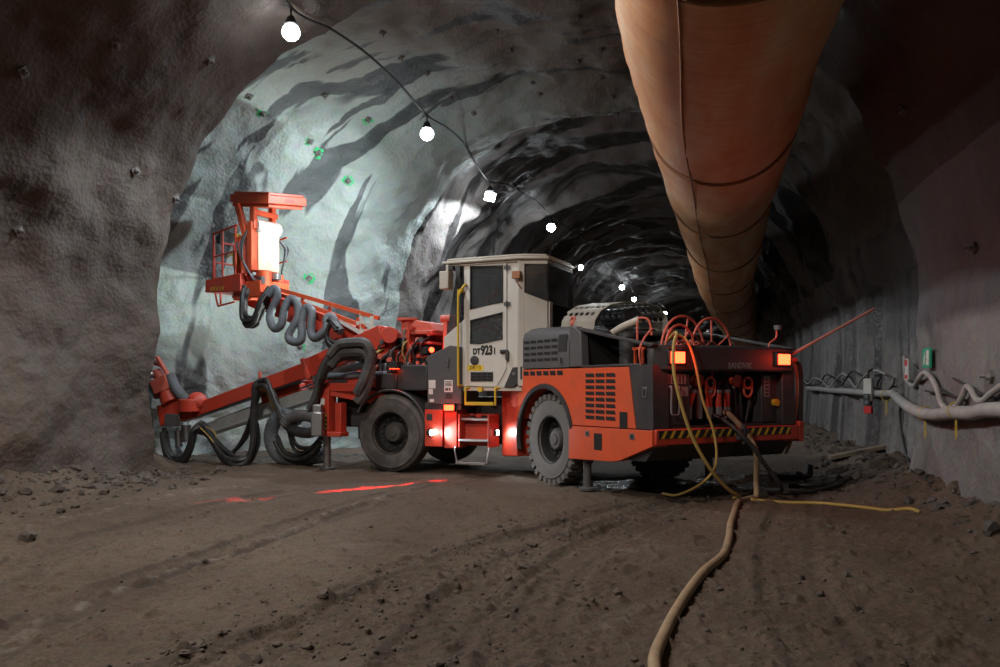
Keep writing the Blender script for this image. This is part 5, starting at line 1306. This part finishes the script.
# ------------------------------------------------------------------ services on the right wall
def wall(px, py, off): return hit(px, py, off)[0]
def wall_at(s, z, off):
    q = TD * s + TR * (-2.0); q = V((q.x, q.y, z)); best = None
    p, n, i, d = BV_A.ray_cast(q, TR)
    return p - TR * off
pp_ = [wall_at(s_, 1.15 + .06 * math.sin(s_ * 1.7), .11) for s_ in (-2, 0, 2, 3.5, 5, 6.5)] + [wall(x, y, .11) for x, y in [(1040, 415), (1000, 411), (985, 412), (965, 412), (945, 414), (930, 413), (918, 408), (909, 401), (903, 396)]]
b = MB(); b.tube(pp_, .078, 14, 8); o = b.build('wall_pipe', M['pipe']); tag(o, 'thick pale grey pipe sagging along the near right wall under the wavy hose', 'pipe')
fp = [wall(x, y, .11) for x, y in [(897, 394), (888, 393.5), (870, 393), (850, 391.5), (836, 390.5), (825, 389.5), (812, 388.5)]]
b = MB(); b.tube([pp_[-1] + (fp[0] - pp_[-1]) * .25] + fp, .065, 12, 8); tag(b.build('wall_pipe', M['pipe']), 'thinner grey pipe running on along the far right wall beyond the electrical box', 'pipe')
wv = [(909.5, 356), (909.3, 368), (911, 380), (918, 386), (924, 380), (930, 373), (937, 377), (943, 388), (947, 401), (953, 407.5), (963, 405.5), (969, 397), (974, 387), (979, 391), (984, 399), (990, 400), (1000, 392), (1015, 384), (1030, 392)]
b = MB(); b.tube([wall(x, y, .07) for x, y in wv] + [wall_at(s_, 1.45 + .14 * math.sin(s_ * 4.2), .07) for s_ in np.arange(8.0, -2, -.35)], .032, 10, 8, corr=(.03, .10)); tag(b.build('corrugated_conduit', M['pipe']), 'wavy pale corrugated conduit hung in loops above the thick pipe', 'conduit')
labs = ['grey cable drooping off the wall to the rubble below the pipe joint', 'thin cable running straight behind the wavy conduit', 'thin cable sloping up between the conduit loops', 'thin cable sloping down at the right edge of the wall', 'cable loop beside the electrical box']
for (pts, r), lb_ in zip(([[(905, 402), (903, 415), (906, 440), (911, 460), (916, 474), (913, 483), (900, 486), (888, 483)], .022],
                 [[(930, 391), (940, 392), (950, 393), (962, 397), (970, 400)], .014],
                 [[(917, 365), (930, 375), (945, 388), (960, 396), (968, 398)], .012],
                 [[(958, 378), (968, 384), (980, 391), (1000, 398)], .014],
                 [[(897, 378), (896, 385), (890, 391), (884, 392), (880, 385), (884, 377)], .018]), labs):
    b = MB(); b.tube([wall(x, y, .05) for x, y in pts], r, 7, 8); tag(b.build('wall_cable', M['cable']), lb_, 'cable')
zz = [[(892, 375), (884, 371), (877, 372), (868, 378), (862, 388), (855, 380), (848, 374), (840, 381), (834, 387), (826, 380), (818, 378), (812, 384), (806, 379), (800, 384)],
      [(880, 388), (872, 380), (866, 375), (858, 372), (852, 378), (846, 386), (838, 378), (830, 376), (824, 384), (815, 385), (806, 383)]]
for pts, lb_, mt, r in ((zz[0], 'tangled pale cable zigzagging along the far right wall', M['pipe'], .02), (zz[1], 'tangled dark cable zigzagging along the far right wall', M['cable'], .02)):
    b = MB(); b.tube([wall(x, y, .12) for x, y in pts], r, 7, 8); tag(b.build('wall_cable', mt), lb_, 'cable')
strapL = ['yellow strap hanging from the pipe near the image edge, right of its fellow', 'yellow strap hanging from the thick pipe below the wavy conduit', 'yellow strap at the pipe joint beside the electrical box']
for (x, y0, y1), lb_ in zip(((967, 407, 432), (934, 411, 428), (893, 394, 420)), strapL):
    b = MB(); q0_ = wall(x, y0, .27); q1_ = wall(x, y1, .10); n_ = hit(x, y0)[1]
    c = wall(x, y0 + 2, .11)
    t_ = n_.cross(V((0, 0, 1))).normalized()
    loop = [c + (n_ * math.cos(a) + V((0, 0, 1)) * math.sin(a)) * .088 for a in np.linspace(0, 2 * PI, 20, endpoint=False)]
    b.tube(loop, .007, 5, closed=True, smooth=False)
    b.tube([c - V((0, 0, .09)) + t_ * .01, c - V((0, 0, .22)) + t_ * .03, c - V((0, 0, .34)) + t_ * .0], .006, 5); b.tube([c - V((0, 0, .09)) - t_ * .02, c - V((0, 0, .3)) - t_ * .04], .006, 5, smooth=False)
    tag(b.build('pipe_strap', M['yellowstrap']), lb_, 'strap', 'yellow straps on the wall pipe')
# signs
def board(name, px, py, w, h, mat, label, cat, off=.05):
    p, n = hit(px, py, off); n = V((-TR.x, -TR.y, 0)); x = V((0, 0, 1)).cross(n).normalized()
    rot = Matrix((x, n, V((0, 0, 1)))).transposed()
    t = thing(name, p - V((0, 0, h / 2)), label, cat)
    b = MB(); b.box(p, (w, .03, h), rot); b.build('board', mat, t, bev=.004)
    return t, p, x, n
t, p, x, n = board('exit_sign', 933, 358, .36, .26, M['green'], 'small green emergency exit sign with a running figure on the right wall', 'sign', .07)
f = n * .018
b = MB()
def sq(b, pts): b.add([p + x * a + V((0, 0, c)) + f for a, c in pts] + [p + x * a + V((0, 0, c)) + f * .8 for a, c in pts], [tuple(range(len(pts))), tuple(range(len(pts), 2 * len(pts)))[::-1]])
sq(b, [(.03, -.10), (.15, -.10), (.15, .10), (.03, .10)])
b.build('door_pictogram', M['sticker'], t)
b = MB()
sq(b, [(-.06, .05), (-.03, .05), (-.03, .085), (-.06, .085)]); sq(b, [(-.10, -.01), (-.04, -.02), (-.03, .045), (-.075, .045)]); sq(b, [(-.10, -.01), (-.07, -.01), (-.10, -.09), (-.125, -.09)]); sq(b, [(-.07, -.02), (-.04, -.02), (-.01, -.09), (-.04, -.09)]); sq(b, [(-.03, .04), (.01, .01), (.0, -.005), (-.035, .015)])
b.build('running_figure', M['sticker'], t)
t, p, x, n = board('hazard_notice', 915, 371, .16, .34, M['sticker'], 'narrow red and white notice on the right wall, left of the green sign', 'sign', .12)
b = MB(); b.box(p + V((0, 0, .1)) + n * .016, (.14, .006, .1), Matrix((x, n, V((0, 0, 1)))).transposed()); b.box(p - V((0, 0, .12)) + n * .016, (.14, .006, .06), Matrix((x, n, V((0, 0, 1)))).transposed())
b.build('red_band', M['redlabel'], t)
# electrical box hanging on the wall
p, n = hit(881.5, 397, .22); n = V((-TR.x * .6 - TD.x * .8, -TR.y * .6 - TD.y * .8, 0)).normalized(); x = V((0, 0, 1)).cross(n).normalized(); rot = Matrix((x, n, V((0, 0, 1)))).transposed()
t = thing('socket_box', p - V((0, 0, .3)), 'tall grey socket box with a red base hanging by the pipe on the right wall', 'electrical box')
b = MB(); b.box(p + V((0, 0, .12)), (.15, .1, .42), rot); b.build('box_body', M['sticker'], t, bev=.01)
b = MB(); b.box(p - V((0, 0, .06)) + n * .02, (.13, .1, .22), rot); bl = b.build('socket_panel', M['dark'], t, bev=.008)
b = MB()
for z in (.0, -.11): b.cyl(p + V((0, 0, z)) + n * .07, p + V((0, 0, z)) + n * .09, .04, n=14)
b.build('socket', M['sleeve'], bl)
b = MB(); b.box(p - V((0, 0, .25)), (.14, .09, .14), rot); tag(b.build('socket_base', M['redlabel'], t, bev=.008), 'red socket base')
b = MB(); b.tube([p + V((0, 0, .32)), p + V((0, 0, .45)), p + V((0, 0, .5)) - n * .15], .02, 7); b.build('hanger', M['cable'], t)
p, n = hit(993, 375, .0); 
# ------------------------------------------------------------------ rock bolts
def bolt(px, py, label, green=False, group='rock bolt plates on the rock face', R=.065):
    p, n = hit(px, py, 0)
    t = thing('rock_bolt', p, label, 'rock bolt', group)
    b = MB(); e = n.orthogonal().normalized(); e2 = n.cross(e)
    q = [p + (e * a + e2 * c) * R + n * .035 for a, c in ((-1, -1), (1, -1), (1, 1), (-1, 1))]
    b.add(q + [v - n * .06 for v in q], [(0, 1, 2, 3), (0, 4, 5, 1), (1, 5, 6, 2), (2, 6, 7, 3), (3, 7, 4, 0)]); b.lathe([(R * .8, .03), (R * .45, .07), (0, .07)], p, n, 14); b.build('plate', M['galv'], t)
    b = MB(); b.cyl(p + n * .05, p + n * .08, R * .35, n=6).cyl(p + n * .07, p + n * .12, R * .2, n=8); b.build('bolt', M['steel'], t)
    if green:
        b = MB()
        for k in range(26):
            a = random.uniform(0, 2 * PI); r0 = R * random.uniform(1.1, 1.5); r1 = R * random.uniform(1.6, 2.6)
            u = e * math.cos(a) + e2 * math.sin(a); v = e * math.cos(a + .25) + e2 * math.sin(a + .25)
            b.add([p + u * r0 + n * .012, p + v * r0 + n * .012, p + v * r1 + n * .006, p + u * r1 + n * .006], [(0, 1, 2, 3)])
        tag(b.build('paint_mark', M['greenpaint'], t), 'bright green spray paint around the bolt')
left = [((22, 72), 'leftmost rock bolt on the dark wall, high beside a faint green tinge'), ((135, 171), 'rock bolt midway up the dark left wall, in the open middle of it'), ((18, 230), 'rock bolt low at the left picture edge on the dark wall'),
        ((115, 45), 'rock bolt high on the dark left wall, left of the pair below the roof'), ((210, 60), 'rock bolt on the dark roof curve, left of the brow edge'), ((249, 96), 'rock bolt on the very edge of the dark brow'), ((175, 198), 'rock bolt on the edge of the dark wall beside the black rock cleft')]
for (q, l_) in left: bolt(*q, l_)
roofb = [(383, 32), (401, 57), (427, 73), (451, 98), (474, 113), (496, 29), (510, 50), (533, 82), (540, 93), (578, 17), (578, 61), (601, 49), (602, 77), (613, 96), (617, 113), (325, 95), (904, 110), (976, 248), (993, 377)]
names = ['between the two bright lamps, topmost', 'above the second bright lamp, second from the top', 'directly above the second bright lamp', 'just right of the second bright lamp', 'right of and below the second bright lamp', 'high in mid picture over the cab', 'below the high one over the cab', 'over the dark arch, upper of a close pair', 'over the dark arch, lower of a close pair',
         'nearest the top picture edge, left of the duct', 'left of the duct, halfway up the grey roof rib', 'close to the duct, upper one', 'close to the duct, on the pale rib', 'close to the duct, low on the pale rib', 'lowest beside the duct above the dark arch', 'under the nearest lamp on the bay roof', 'on the black roof right of the duct', 'on the dark wall above the pale band at right', 'at the right picture edge above the conduit']
for q, l_ in zip(roofb, names): bolt(*q, 'rock bolt plate ' + l_, R=.05)
grn = [((263, 113), 'green sprayed rock bolt highest on the bright bay wall'), ((368, 119), 'green sprayed bolt under the second lamp on the bay roof'), ((310, 141), 'green sprayed bolt between the highest one and the basket canopy, upper'), ((318, 153), 'green sprayed bolt just above right of the basket canopy'), ((348, 181), 'green sprayed bolt right of the canopy level with it'), ((309, 278), 'green sprayed bolt with a cross mark above the basket boom'), ((300, 347), 'small green sprayed bolt low under the basket boom')]
for q, l_ in grn: bolt(*q, l_, True, 'green sprayed rock bolts on the bright wall', .06)
# ------------------------------------------------------------------ loose rock along the wall feet
def rubble(name, label, spots, mat):
    b = MB(); bm = bmesh.new(); bmesh.ops.create_icosphere(bm, subdivisions=2, radius=1)
    base = [v.co.copy() for v in bm.verts]; fs = [[v.index for v in f.verts] for f in bm.faces]; bm.free()
    for x, y, r in spots:
        sc_ = V((random.uniform(.7, 1.3), random.uniform(.7, 1.3), random.uniform(.5, .95))) * r
        z = gz(x, y) + r * .2; R3 = Matrix.Rotation(random.uniform(0, 6), 3, 'Z') @ Matrix.Rotation(random.uniform(-.5, .5), 3, 'X')
        o_ = random.uniform(0, 99)
        C = np.array(base); dd = 1 + .55 * perlin(C[:, 0] * 1.3 + o_, C[:, 1] * 1.3, C[:, 2] * 1.3) + .2 * perlin(C[:, 0] * 3 + o_, C[:, 1] * 3, C[:, 2] * 3)
        b.add([V((x, y, z)) + R3 @ V((c.x * sc_.x, c.y * sc_.y, c.z * sc_.z)) * k_ for c, k_ in zip(base, dd)], fs)
    tag(b.build(name, mat, ang=25), label, 'rubble', kind='stuff')
sp = []
for i in range(520):
    s = random.uniform(3, 12.4); l = -9.5 + abs(random.gauss(0, .9)); q = TD * s + TR * l; sp.append((q.x, q.y, min(.11, .012 + random.expovariate(36))))
for i in range(260):
    q = V((random.uniform(-9, -5.5), 13.1 + random.gauss(0, .6), 0)); sp.append((q.x, q.y, min(.10, .012 + random.expovariate(36))))
rubble('rubble', 'loose dark rock and mud along the foot of the left wall', sp, M['rock'])
sp = []
for i in range(420):
    s = random.uniform(5, 22); l = 2.95 - abs(random.gauss(0, .35)); q = TD * s + TR * l; sp.append((q.x, q.y, min(.075, .01 + random.expovariate(55))))
rubble('rubble', 'loose grey rock along the foot of the right wall', sp, M['greyrock'])
sp = []
for i in range(1500):
    tp, hw_ = tracks[random.choice([2, 2, 3, 4, 5, 6])][:2]
    x, y = tp[random.randrange(len(tp))]; x += random.choice([-1, 1]) * hw_ * 1.1 + random.gauss(0, .12); y += random.gauss(0, .15)
    if i % 4 == 0: y = 2.9 + 9 * random.random() ** 1.6; x = random.uniform(-.62, .64) * y
    if y < 2.7: continue
    sp.append((x, y, min(.04, .005 + random.expovariate(150))))
rubble('mud_clods', 'small clods of mud scattered over the floor', sp, M['rock'])
